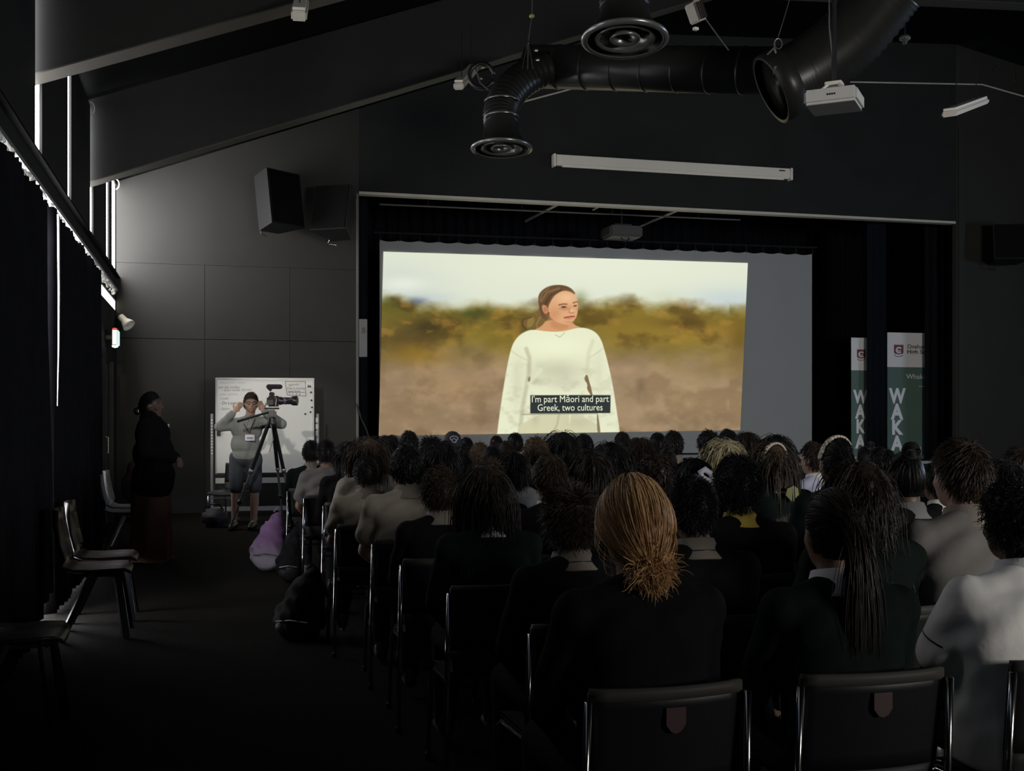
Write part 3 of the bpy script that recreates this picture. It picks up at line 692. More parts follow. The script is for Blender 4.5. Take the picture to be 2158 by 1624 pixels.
# ------------------------------------------------------------------ ceiling services
def bez(p, n=16):
    p = [Vector(q) for q in p]; out = []
    P4 = [p[0]] + p + [p[-1]]
    for i in range(len(p) - 1):
        a, b, c, d = P4[i], P4[i + 1], P4[i + 2], P4[i + 3]
        for k in range(n):
            t = k / n
            out.append(0.5 * ((2 * b) + (c - a) * t + (2 * a - 5 * b + 4 * c - d) * t * t + (3 * b - a - 3 * c + d) * t ** 3))
    out.append(p[-1]); return out
def flex(pts, r, rib=0.006, n=16, step=3):
    P = bez(pts, 18); return MB().tube(P, [r + (rib if i % step == 0 else 0) for i in range(len(P))], n, cap=True)
def diffuser(px, py, d, R_, path, label, tilt):
    c = at(px, py, d)
    o = empty('air_diffuser', c); o.rotation_euler = (math.radians(tilt), 0, -YAW); tag(o, label, 'air diffuser')
    MB().lathe([(R_ * 0.86, -0.0), (R_ * 0.90, -0.016), (R_, 0.0), (R_ * 0.99, 0.018), (R_ * 0.82, 0.055), (R_ * 0.62, 0.13), (R_ * 0.56, 0.2), (R_ * 0.55, 0.3)], (0, 0, 0), 40).build('bell', M_DUCT, o, True)
    MB().lathe([(R_ * 0.86, -0.004), (R_ * 0.92, -0.020), (R_ * 1.01, -0.002), (R_ * 1.0, 0.016)], (0, 0, 0), 40).build('rim', M_RIM, o, True)
    MB().lathe([(R_ * 0.60, 0.012), (R_ * 0.66, -0.006), (R_ * 0.70, 0.006), (R_ * 0.5, 0.06), (R_ * 0.42, 0.10)], (0, 0, 0), 36).build('cone_ring', M_RIM, o, True)
    MB().lathe([(R_ * 0.26, 0.010), (R_ * 0.32, -0.006), (R_ * 0.36, 0.006), (R_ * 0.2, 0.07), (0.0, 0.08)], (0, 0, 0), 30).build('cone_ring', M_RIM, o, True)
    MB().box((0, 0, 0.05), (R_ * 1.5, 0.02, 0.015)).build('cross_bar', M_DUCT, o)
    f = flex([(0, 0, 0.24)] + path, R_ * 0.55, 0.012).build('flexible_duct', M_DUCT, o, True)
    for t in (0.34, 0.5):
        MB().lathe([(R_ * 0.565, -0.008), (R_ * 0.575, 0), (R_ * 0.565, 0.008)], (0, 0, t - 0.02), 30).build('clamp_band', M_RIM, o, True)
    return o
diffuser(1317, 84, 7.9, 0.302, [(0.0, 0.0, 0.6), (0.0, 0.1, 1.1), (0.1, 0.5, 1.9)], 'round black ceiling diffuser on a straight duct in front of the main duct', -7)
diffuser(1057, 314, 11.2, 0.302, [(0.0, 0.05, 0.42), (0.10, 0.15, 0.66), (0.36, 0.35, 0.92), (0.85, 0.6, 1.12)], 'round black ceiling diffuser at the end of a bent flexible duct', -5)
a, b = at(1120, 140, 11.9), at(1640, 150, 10.6)
o = empty('air_duct', a); tag(o, 'long black spiral air duct under the roof', 'duct')
MB().tube([(0, 0, 0), b - a], 0.22, 24).build('pipe', M_DUCT, o, True)
for k in range(9):
    q_ = (b - a) * (k / 8.0)
    Md = (b - a).to_track_quat('Z', 'Y').to_matrix()
    MB().lathe([(0.222, -0.012), (0.228, 0), (0.222, 0.012)], q_, 24, Md).build('band', M_DUCT, o, True)
c = at(1650, 150, 9.6)
o = empty('air_duct', c); tag(o, 'wide corrugated black flexible duct ending near the white projector', 'duct')
flex([at(1636, 182, 9.5) - c, at(1700, 150, 9.5) - c, at(1790, 80, 9.4) - c, at(1880, -30, 9.2) - c], 0.27, 0.014, 24, 2).build('corrugated_hose', M_DUCT, o, True)
p = at(1636, 184, 9.5); Md = (at(1700, 150, 9.5) - p).to_track_quat('Z', 'Y').to_matrix()
MB().lathe([(0.27, -0.05), (0.30, -0.05), (0.305, 0.06), (0.285, 0.12)], p - c, 28, Md).build('end_collar', M_DUCT, o, True)
MB().box(at(1650, 150, 9.25) - c, (0.17, 0.03, 0.06)).build('strap_plate', M_PIPE, o)
# main duct hangers and wires
def wire(name, pts, r, label, extras=None):
    o = empty(name, pts[0]); tag(o, label, 'wire')
    MB().tube([Vector(p) - Vector(pts[0]) for p in pts], r, 5).build('wire_strand', M_PIPE, o)
    if extras: extras(o, Vector(pts[0]))
    return o
c = at(1121, 34, 10.4)
def ex1(o, p0):
    MB().lathe([(0.0, -0.018), (0.02, -0.014), (0.027, 0), (0.02, 0.014), (0.0, 0.018)], c - p0, 12).build('tag', mat('yellow_tag', (0.28, 0.32, 0.08), 0.5), o, True)
    q0 = at(1113, 85, 10.5) - p0
    MB().rbox(q0, (0.02, 0.02, 0.07), 0.004).build('turnbuckle', M_CHROME, o)
    for s in (-1, 1): MB().tube([q0, at(1112 + s * 12, 145, 10.6) - p0], 0.005, 5).build('sling', M_CHROME, o)
p = at(1123, -60, 10.3)
wire('hanger_wire', [p, c, at(1113, 90, 10.5), at(1112, 145, 10.6)], 0.005, 'thin hanging wire with a small yellow tag above the bent duct', ex1)
def ex2(o, p0):
    pts = [at(1640 + 8 * math.cos(t), 92 + 11 * math.sin(t), 9.0) - p0 for t in np.linspace(0, 2 * PI, 13)]
    MB().tube(pts, 0.006, 5).build('ring', M_PIPE, o)
    for (x, y) in ((1617, 115), (1636, 112)):
        MB().tube([at(1632, 100, 9.0) - p0, at(x, y, 9.0) - p0], 0.008, 5).build('hook', M_PIPE, o)
p = at(1675, -40, 9.0)
wire('hanger_wire', [p, at(1652, 40, 9.0), at(1640, 78, 9.0)], 0.004, 'thin hanging wire with a ring and hook over the corrugated duct', ex2)
wire('hanger_wire', [at(1747, -40, 8.0), at(1748, 60, 8.0), at(1754, 110, 8.0), at(1760, 165, 8.0)], 0.006, 'thin cable dropping to the white projector')
wire('hanger_wire', [at(1470, -130, 9.5) + Vector((0, 0, 2.6)), at(1472, 0, 9.5), at(1480, 30, 9.5), at(1520, 85, 9.5), at(1536, 106, 9.5)], 0.006, 'short dim cable sagging near the stage spotlight')
# cluster of cables and clamps at the bent duct
c = at(1015, 160, 10.9); o = empty('cable_loop', c); tag(o, 'dark loop of cable and clamps tied under the second beam', 'cable')
MB().tube([at(1015 + 26 * math.cos(t), 160 + 26 * math.sin(t), 10.9) - c for t in np.linspace(0.3, 2 * PI, 18)], 0.022, 6).build('loop', M_BLKMET, o, True)
MB().tube([at(1000, 135, 10.9) - c, at(1012, 175, 10.85) - c, at(1030, 190, 10.85) - c], 0.008, 5).build('cord', M_PIPE, o)
for (x, y) in ((1013, 165), (1017, 141), (1130, 105), (1133, 125)):
    MB().rbox(at(x, y, 10.8) - c, (0.035, 0.03, 0.022), 0.005).build('clamp', M_CHROME, o)
# linear lamps
def batten(p0, p1, w_, h_, label):
    p0, p1 = Vector(p0), Vector(p1); o = empty('linear_lamp', p0); tag(o, label, 'ceiling lamp')
    d = p1 - p0; Md = d.to_track_quat('Y', 'Z').to_matrix(); L = d.length
    MB().rbox(d / 2, (w_, L, h_), 0.012, Md).build('diffuser', mat('lamp_cover', (0.55, 0.52, 0.45), 0.5), o)
    MB().box(d / 2 + Md @ Vector((0, 0, h_ / 2 + 0.012)), (w_ * 0.8, L * 0.96, 0.02), M=Md).build('tray', M_WHITE, o)
    for t in (0.2, 0.8): MB().tube([d * t, d * t + Vector((0, 0, 0.5))], 0.005, 5).build('drop_rod', M_BLKMET, o)
    return o
batten(at(630, 34, 8.0), at(638, -10, 9.2), 0.11, 0.07, 'white linear lamp hanging below the first roof beam')
batten(at(966, 182, 11.2), at(998, 146, 12.6), 0.10, 0.07, 'white linear lamp hanging below the second roof beam')
batten(at(2000, 240, 10.0), at(2070, 214, 11.2), 0.13, 0.05, 'white linear lamp hanging right of the white projector')
# white projector
c = at(1758, 212, 8.0); o = empty('hall_projector', c, -YAW + math.radians(-26)); tag(o, 'white projector hung on a ceiling mount below the corrugated duct', 'projector')
MB().rbox((0, 0, 0), (0.36, 0.34, 0.105), 0.018).build('body', mat('projector_white', (0.50, 0.49, 0.46), 0.5), o)
MB().box((0, 0, -0.054), (0.33, 0.31, 0.004)).build('underside', mat('projector_grey', (0.20, 0.20, 0.20), 0.6), o)
MB().lathe([(0.0, -0.01), (0.045, -0.01), (0.045, 0.03), (0.03, 0.035), (0.0, 0.02)], (0.06, 0.17, 0.0), 18, Matrix.Rotation(-PI / 2, 3, 'X')).build('lens', M_BLKMET, o, True)
for (x, y) in ((-0.09, 0.08), (0.09, 0.08), (-0.09, -0.08), (0.09, -0.08)):
    MB().tube([(x, y, 0.05), (x * 0.4, y * 0.4, 0.11)], 0.01, 6).build('mount_arm', M_WHITE, o)
MB().rbox((0, 0, 0.115), (0.12, 0.10, 0.025), 0.006).build('mount_plate', M_WHITE, o)
MB().tube([(0, 0, 0.12), (0, 0, ceil(on_y(1758, 212, c.y).x) - c.z)], 0.018).build('mount_pole', M_BLKMET, o)
for k in range(4): MB().box((-0.015 + k * 0.016, -0.171, 0.004), (0.010, 0.004, 0.012)).build('logo_mark', M_BLKMET, o)
# stage spotlight at the top edge
c = at(1466, 26, 8.6); o = empty('stage_spotlight', c, -YAW + 0.5); tag(o, 'pale ribbed spotlight hanging beside the round diffuser', 'spotlight')
Md = Matrix.Rotation(math.radians(-25), 3, 'Y')
MB().rbox((0, 0, 0), (0.085, 0.12, 0.15), 0.01, Md).build('body', mat('lamp_cream', (0.36, 0.33, 0.27), 0.5), o)
for k in range(5): MB().box(Md @ Vector((-0.034 + k * 0.017, -0.064, 0)), (0.007, 0.012, 0.13), M=Md).build('fin', M_BLKMET, o)
MB().tube([(0.0, 0, 0.07), (-0.03, 0, 0.16), (-0.03, 0, 0.6)], 0.012).build('yoke', mat('lamp_cream', (0, 0, 0)), o)
MB().box((0.0, 0, -0.125), (0.035, 0.03, 0.02)).build('latch', M_WHITE, o)
# small ceiling fittings at the right
for i, (px, py, lb) in enumerate(((1907, 84, 'small dark sensor dome under the roof above the right lamp'), (1806, 142, 'small dark sensor dome under the roof behind the white projector'))):
    c = at(px, py, 11.0); o = empty('ceiling_sensor', c); tag(o, lb, 'sensor')
    MB().lathe([(0.0, -0.045), (0.02, -0.04), (0.024, -0.01), (0.05, 0.0), (0.055, 0.02), (0.04, 0.04), (0.0, 0.05)], (0, 0, 0), 18).build('dome', mat('sensor_grey', (0.06, 0.06, 0.06), 0.4), o, True)
    MB().tube([(0, 0, 0.04), (0, 0, 2.0)], 0.007, 5).build('stem', M_BLKMET, o)
for i, (x0, y0, x1, y1, lb) in enumerate(((2091, 152, 2098, 140, 'tiny bright clip under the roof near the right corner'), (2140, 142, 2139, 170, 'tiny bright hook hanging at the far right under the roof'))):
    p0, p1 = at(x0, y0, 11), at(x1, y1, 11)
    o = empty('roof_clip', p0); tag(o, lb, 'clip'); MB().tube([(0, 0, 0), p1 - p0], 0.007, 6).build('clip_rod', M_CHROME, o); MB().rbox(p1 - p0, (0.02, 0.02, 0.02), 0.004).build('clip_end', M_CHROME, o)

# ------------------------------------------------------------------ whiteboard
kb = 0.00672; D = kb * FPX
c = at(559, 870, D); wb = empty('whiteboard', (c.x, c.y, 0), math.radians(-4)); tag(wb, 'wheeled whiteboard with faded handwriting behind the person at the camera', 'whiteboard')
zt, zb_ = CAM.z + (870 - 798) * kb, CAM.z - (998 - 870) * kb; bw = 202 * kb * 0.99
M_WB = mat('whiteboard_enamel', (0.66, 0.66, 0.62), 0.35, noise=0.06, scale=3); M_FR = mat('board_frame', (0.45, 0.45, 0.44), 0.35, 0.4)
MB().box((0, 0, (zt + zb_) / 2), (bw, 0.02, zt - zb_)).build('board', M_WB, wb)
for (z, h) in ((zt, 0.028), (zb_, 0.035)):
    MB().rbox((0, -0.004, z), (bw + 0.03, 0.035, h), 0.008).build('frame_rail', M_FR if z == zt else M_BLKMET, wb)
for s in (-1, 1):
    MB().rbox((s * bw / 2, -0.004, (zt + zb_) / 2), (0.022, 0.035, zt - zb_), 0.008).build('frame_side', M_FR, wb)
    MB().tube([(s * (bw / 2 + 0.06), 0.02, 0.06), (s * (bw / 2 + 0.06), 0.02, zb_ + 0.85)], 0.020).build('upright', mat('grey_steel_tube', (0.34, 0.34, 0.33), 0.4, 0.3), wb)
    MB().rbox((s * (bw / 2 + 0.06), 0.02, 0.05), (0.05, 0.55, 0.04), 0.01).build('foot', M_FR, wb)
    for yy in (-0.24, 0.28): MB().lathe([(0, -0.012), (0.028, -0.012), (0.028, 0.012), (0, 0.012)], (s * (bw / 2 + 0.06), yy, 0.028), 12, Matrix.Rotation(PI / 2, 3, 'Y')).build('caster', M_BLKMET, wb)
MB().box((0, 0.02, 0.10), (bw + 0.12, 0.03, 0.06)).build('cross_bar', M_FR, wb)
MB().box((0, 0.0, zb_ - 0.09), (bw + 0.02, 0.06, 0.075)).build('pen_tray', M_FR, wb)
M_INK = mat('faded_marker', (0.24, 0.23, 0.21), 0.6); M_INK2 = mat('dark_marker', (0.10, 0.10, 0.12), 0.6)
def wpx(x, y): return Vector(((x - 559) * kb, -0.0125, CAM.z - (y - 870) * kb))
for (s_t, x0, x1, y, h, m_) in (('we set today', 463, 507, 819, 6.5, M_INK), ('- start week', 470, 508, 824.5, 5, M_INK), ('formed', 511, 530, 824, 6, M_INK),
                         ('main points', 465, 502, 833, 5, mat('pale_marker', (0.42, 0.42, 0.39), 0.6)), ('I can', 468, 484, 842, 5.5, M_INK), ('- Do a practice', 466, 513, 852, 6.5, M_INK2), ('- learn', 465, 486, 864, 6, M_INK),
                         ('agenda !', 607, 632, 812, 5.5, M_INK), ('Class is starting', 604, 641, 820, 5, M_INK2), ('open book', 606, 632, 826, 5, M_INK2), ('1 2 3 4', 608, 632, 833, 5, M_INK2), ('discussion  notes', 466, 518, 808, 4, mat('pale_marker', (0, 0, 0)))):
    put_text('handwriting', s_t, wpx(x0, y), wpx(x1, y - 0.5), 0, h * kb / 0.72, m_, wb, 0.0, 0.15)
for (x0, y0, x1, y1) in ((600, 803, 642, 803), (642, 803, 643, 834), (643, 834, 604, 832), (604, 832, 600, 803), (606, 826, 641, 826)):
    MB().tube([wpx(x0, y0), wpx(x1, y1)], 0.004, 4).build('drawn_line', M_INK, wb)
MB().lathe([(0, -0.003), (0.052, -0.003), (0.052, 0.003), (0, 0.003)], wpx(650, 812), 20, Matrix.Rotation(PI / 2, 3, 'X')).build('sticker', M_WHITE, wb)
MB().add([wpx(646, 816) + Vector((0, -0.006, 0)), wpx(655, 816) + Vector((0, -0.006, 0)), wpx(653, 810) + Vector((0, -0.006, 0)), wpx(650, 812) + Vector((0, -0.006, 0)), wpx(648, 809) + Vector((0, -0.006, 0))], [(0, 1, 2, 3, 4)]).build('sticker_mark', M_INK2, wb)
for (x, y) in ((654, 826), (655, 843), (656, 858), (653, 868), (642, 872)):
    MB().lathe([(0, -0.01), (0.014, -0.01), (0.014, 0.01), (0, 0.01)], wpx(x, y), 12, Matrix.Rotation(PI / 2, 3, 'X')).build('magnet', M_BLKMET, wb)
MB().rbox(wpx(464, 909) + Vector((0, -0.02, 0)), (0.05, 0.04, 0.12), 0.006).build('eraser', M_BLKMET, wb)
for k in range(12): MB().rbox(Vector((-(bw / 2 + 0.06), -0.002, CAM.z - (885 - 870 + k * 6.3) * kb)), (0.03, 0.03, 0.022), 0.006).build('spring_clip', M_WHITE, wb)
for k in range(3): MB().rbox(Vector(((bw / 2 + 0.05), -0.002, CAM.z - (885 - 870 + k * 14) * kb)), (0.035, 0.03, 0.075), 0.006).build('side_clip', M_FR, wb)

# ------------------------------------------------------------------ figures
class Blob:
    """closed rounded shapes, fused into one surface"""
    def __init__(s): s.v = []; s.f = []
    def _add(s, vs, fs):
        o = len(s.v); s.v += vs; s.f += [tuple(i + o for i in f) for f in fs]
    def cap(s, a, b, ra, rb, n=12):
        a, b = Vector(a), Vector(b); d = b - a; L = d.length
        if L < 1e-6: d = Vector((0, 0, 1)); L = 1e-6
        M = d.to_track_quat('Z', 'Y').to_matrix(); prof = []
        for k in range(5): t = -PI / 2 + k * PI / 8; prof.append((ra * math.cos(t), ra * math.sin(t)))
        for k in range(5): t = k * PI / 8; prof.append((rb * math.cos(t), L + rb * math.sin(t)))
        vs = []; fs = []
        for (r, z) in prof:
            r = max(r, 1e-4)
            for k in range(n): t = 2 * PI * k / n; vs.append(a + M @ Vector((r * math.cos(t), r * math.sin(t), z)))
        for i in range(len(prof) - 1):
            for k in range(n): fs.append((i * n + k, i * n + (k + 1) % n, (i + 1) * n + (k + 1) % n, (i + 1) * n + k))
        fs.append(tuple(range(n - 1, -1, -1))); fs.append(tuple((len(prof) - 1) * n + k for k in range(n)))
        s._add(vs, fs); return s
    def ell(s, c, r, M=None, n=16):
        c = Vector(c); M = M or Matrix.Identity(3); vs = []; fs = []; m = 10
        for j in range(m + 1):
            t = -PI / 2 + PI * j / m
            for k in range(n):
                p = 2 * PI * k / n; q = max(math.cos(t), 1e-3)
                vs.append(c + M @ Vector((r[0] * q * math.cos(p), r[1] * q * math.sin(p), r[2] * math.sin(t))))
        for j in range(m):
            for k in range(n): fs.append((j * n + k, j * n + (k + 1) % n, (j + 1) * n + (k + 1) % n, (j + 1) * n + k))
        fs.append(tuple(range(n - 1, -1, -1))); fs.append(tuple(m * n + k for k in range(n)))
        s._add(vs, fs); return s
    def mesh(s, name, voxel=0.013, it=4, factor=0.5):
        me = bpy.data.meshes.new(name); me.from_pydata([tuple(v) for v in s.v], [], s.f); me.update()
        o = bpy.data.objects.new(name, me); COL.objects.link(o)
        r = o.modifiers.new('r', 'REMESH'); r.mode = 'VOXEL'; r.voxel_size = voxel
        if it: q = o.modifiers.new('s', 'SMOOTH'); q.iterations = it; q.factor = factor
        dg = bpy.context.evaluated_depsgraph_get(); dg.update()
        out = bpy.data.meshes.new_from_object(o.evaluated_get(dg)); out.name = name
        bpy.data.objects.remove(o); bpy.data.meshes.remove(me)
        out.polygons.foreach_set('use_smooth', [True] * len(out.polygons))
        return out

HR = (0.077, 0.097, 0.118)
def add_head(b, H, M=None):
    M = M or Matrix.Identity(3); H = Vector(H); T = lambda *q: H + M @ Vector(q)
    b.ell(H, HR, M); b.ell(T(0, 0.032, -0.058), (0.058, 0.064, 0.062), M); b.ell(T(0, 0.062, -0.095), (0.03, 0.026, 0.022), M)
    b.cap(T(0, 0.092, 0.012), T(0, 0.112, -0.030), 0.009, 0.013, 8)
    for s in (-1, 1):
        b.ell(T(s * 0.077, -0.006, -0.012), (0.011, 0.021, 0.031), M); b.cap(T(s * 0.012, 0.086, 0.022), T(s * 0.045, 0.078, 0.024), 0.010, 0.010, 8)
        b.ell(T(s * 0.042, 0.066, -0.03), (0.024, 0.022, 0.02), M)
    b.cap(T(-0.022, 0.088, -0.058), T(0.022, 0.088, -0.058), 0.009, 0.009, 8)
def add_hand(b, wr, d, side, up=(0, 0, 1), curl=0.4):
    """palm and five fingers leaving the wrist along d"""
    wr = Vector(wr); d = Vector(d).normalized(); up = Vector(up); x = d.cross(up).normalized(); u = x.cross(d).normalized()
    b.cap(wr, wr + d * 0.075, 0.026, 0.034, 10); pc = wr + d * 0.055
    b.cap(pc - x * 0.02, pc + x * 0.02, 0.026, 0.026, 8)
    for i, (o_, L) in enumerate(((-0.031, 0.066), (-0.010, 0.078), (0.011, 0.074), (0.031, 0.058))):
        k0 = wr + d * 0.092 + x * o_; k1 = k0 + (d * math.cos(curl) - u * math.sin(curl)) * L * 0.55; k2 = k1 + (d * math.cos(curl * 2.2) - u * math.sin(curl * 2.2)) * L * 0.5
        b.cap(k0, k1, 0.0095, 0.0088, 8); b.cap(k1, k2, 0.0088, 0.0075, 8)
    t0 = wr + d * 0.035 - x * side * 0.028; t1 = t0 + (d * 0.6 - x * side * 0.75).normalized() * 0.042; t2 = t1 + (d * 0.95 - x * side * 0.2 - u * 0.15).normalized() * 0.032
    b.cap(t0, t1, 0.013, 0.011, 8); b.cap(t1, t2, 0.011, 0.009, 8)

def wrinkle(me, amp, seed=0.0):
    n = len(me.vertices); a = np.zeros(n * 3); me.vertices.foreach_get('co', a); a = a.reshape(-1, 3)
    nn = np.zeros(n * 3); me.vertices.foreach_get('normal', nn); nn = nn.reshape(-1, 3)
    x, y, z = a[:, 0], a[:, 1], a[:, 2]
    w = np.sin(22 * z + 16 * np.abs(x) + 3 * np.sin(9 * x + 5 * y + seed)) * 0.6 + np.sin(41 * x - 17 * z + 4 * np.sin(11 * z + seed)) * 0.35 + np.sin(60 * z - 35 * x + 25 * y) * 0.25
    me.vertices.foreach_set('co', (a + nn * (w * amp)[:, None]).ravel()); me.update(); return me
def seated(sw=0.185, g=1.0, lean=0.0, voxel=0.013, headM=None, sleeve='long', arms='lap', hairy=None):
    """seated figure facing +y, floor at z=0; returns meshes of body and clothes and the head centre"""
    y1, y2, y3 = -0.03 + 0.3 * lean, -0.02 + 0.75 * lean, -0.005 + lean
    H = Vector((0, 0.03 + 1.15 * lean, 1.178))
    sh = [(s * sw, y2 + 0.005, 0.955) for s in (-1, 1)]
    el = [(s * (sw + 0.055), y2 + 0.10, 0.70) for s in (-1, 1)]
    wr = [(s * 0.12, 0.27, 0.575) for s in (-1, 1)]
    hip = [(s * 0.09, 0.02, 0.505) for s in (-1, 1)]; kn = [(s * 0.12, 0.43, 0.50) for s in (-1, 1)]
    an = [(s * 0.12, 0.42, 0.09) for s in (-1, 1)]; toe = [(s * 0.13, 0.55, 0.035) for s in (-1, 1)]
    def torso(b, e, blades=True):
        b.ell((0, 0, 0.52), (0.165 * g + e, 0.115 * g + e, 0.10 + e)); b.ell((0, y1, 0.68), (0.145 * g + e, 0.105 * g + e, 0.17))
        b.ell((0, y2, 0.865), (0.165 * g + e, 0.108 * g + e, 0.155)); b.cap((-sw + 0.03, y2, 0.945), (sw - 0.03, y2, 0.945), 0.062 + e, 0.062 + e)
        for s in (-1, 1): b.cap((0, y3, 0.995), (s * (sw - 0.06), y2, 0.955), 0.054 + e, 0.046 + e)
    def arm(b, e, part=1.0, fore=True):
        for i in (0, 1):
            a, c = Vector(sh[i]), Vector(el[i])
            b.ell(a, (0.062 + e, 0.062 + e, 0.062 + e)); b.cap(a, a + (c - a) * part, 0.052 * g + e, (0.052 * (1 - part) + 0.042 * part) * g + e + (0.008 if part < 1 else 0))
            if fore: b.cap(el[i], wr[i], 0.042 * g + e, 0.030 + e)
    b = Blob(); torso(b, -0.016); arm(b, -0.004)
    b.cap((0, y3, 0.99), H + Vector((0, -0.015, -0.06)), 0.060, 0.055); add_head(b, H, headM)
    for i in (0, 1):
        b.cap(hip[i], kn[i], 0.082, 0.058); b.cap(kn[i], an[i], 0.056, 0.038); b.cap(an[i], toe[i], 0.036, 0.028); b.ell((an[i][0], an[i][1] + 0.02, 0.27), (0.05, 0.055, 0.10))
        add_hand(b, wr[i], (-(-1, 1)[i] * 0.35, 0.9, -0.1), (-1, 1)[i])
    body = b.mesh('body', voxel)
    b = Blob(); vs = []; fs = []; n_ = 28
    SEC = [(0.45, 0.17, 0.125, 0), (0.47, 0.182, 0.138, 0), (0.58, 0.176, 0.134, y1), (0.72, 0.180, 0.134, (y1 + y2) / 2), (0.84, 0.192, 0.136, y2), (0.92, 0.200, 0.128, y2), (0.965, 0.185, 0.108, y2), (1.0, 0.135, 0.088, y3), (1.03, 0.088, 0.074, y3), (1.045, 0.06, 0.055, y3)]
    for (z, rx, ry, yc) in SEC:
        kx = g * (sw / 0.185)
        for k in range(n_):
            t = 2 * PI * k / n_; cx_, sx_ = math.cos(t), math.sin(t)
            ex = 0.80
            vs.append(Vector((rx * kx * math.copysign(abs(cx_) ** ex, cx_), yc + ry * g * math.copysign(abs(sx_) ** ex, sx_), z)))
    for j in range(len(SEC) - 1):
        for k in range(n_): fs.append((j * n_ + k, j * n_ + (k + 1) % n_, (j + 1) * n_ + (k + 1) % n_, (j + 1) * n_ + k))
    fs.append(tuple(range(n_ - 1, -1, -1))); fs.append(tuple((len(SEC) - 1) * n_ + k for k in range(n_)))
    b._add(vs, fs)
    b.cap((-sw + 0.03, y2, 0.945), (sw - 0.03, y2, 0.945), 0.068, 0.068)
    for s in (-1, 1): b.cap((0, y3 - 0.006, 1.002), (s * (sw - 0.05), y2 - 0.006, 0.967), 0.074, 0.070)
    if sleeve == 'long': arm(b, 0.013)
    else: arm(b, 0.018, 0.66, False)
    top = wrinkle(b.mesh('top', voxel, 7), 0.0045 if sleeve == 'long' else 0.0080)
    b = Blob(); b.ell((0, 0, 0.515), (0.17 * g + 0.012, 0.122 * g + 0.012, 0.10))
    for i in (0, 1): b.cap(hip[i], kn[i], 0.092, 0.070); b.cap(kn[i], an[i], 0.068, 0.056)
    trousers = b.mesh('trousers', 0.016, 3)
    c = MB(); th = math.radians(14 + 20 * lean)
    Mc = Matrix.Rotation(-math.radians(12), 3, 'X')
    c.lathe([(0.062, 0.042), (0.068, 0.040), (0.082, -0.005), (0.104, -0.040), (0.098, -0.046), (0.074, -0.006), (0.060, 0.020), (0.062, 0.042)], (0, y3 + 0.008, 1.030), 26, Mc, 1.08, 1.0)
    me = bpy.data.meshes.new('collar'); me.from_pydata(c.v, [], c.f); me.update(); me.polygons.foreach_set('use_smooth', [True] * len(me.polygons))
    b = Blob(); b.cap((0.0, -0.03, 0.055), (0.0, 0.10, 0.045), 0.043, 0.040, 10); b.cap((0.0, 0.10, 0.04), (0.0, 0.155, 0.036), 0.040, 0.034, 10); b.cap((0, -0.02, 0.09), (0, -0.02, 0.06), 0.046, 0.046, 10)
    return dict(body=body, top=top, trousers=trousers, collar=me, H=H, an=an, y3=y3, sh=sh, el=el)
_b = Blob(); _b.cap((0.0, -0.03, 0.05), (0.0, 0.10, 0.045), 0.043, 0.040, 10); _b.cap((0.0, 0.10, 0.042), (0.0, 0.155, 0.036), 0.040, 0.032, 10); _b.cap((0, -0.02, 0.10), (0, -0.02, 0.06), 0.046, 0.046, 10)
SHOE = _b.mesh('shoe', 0.014, 2)

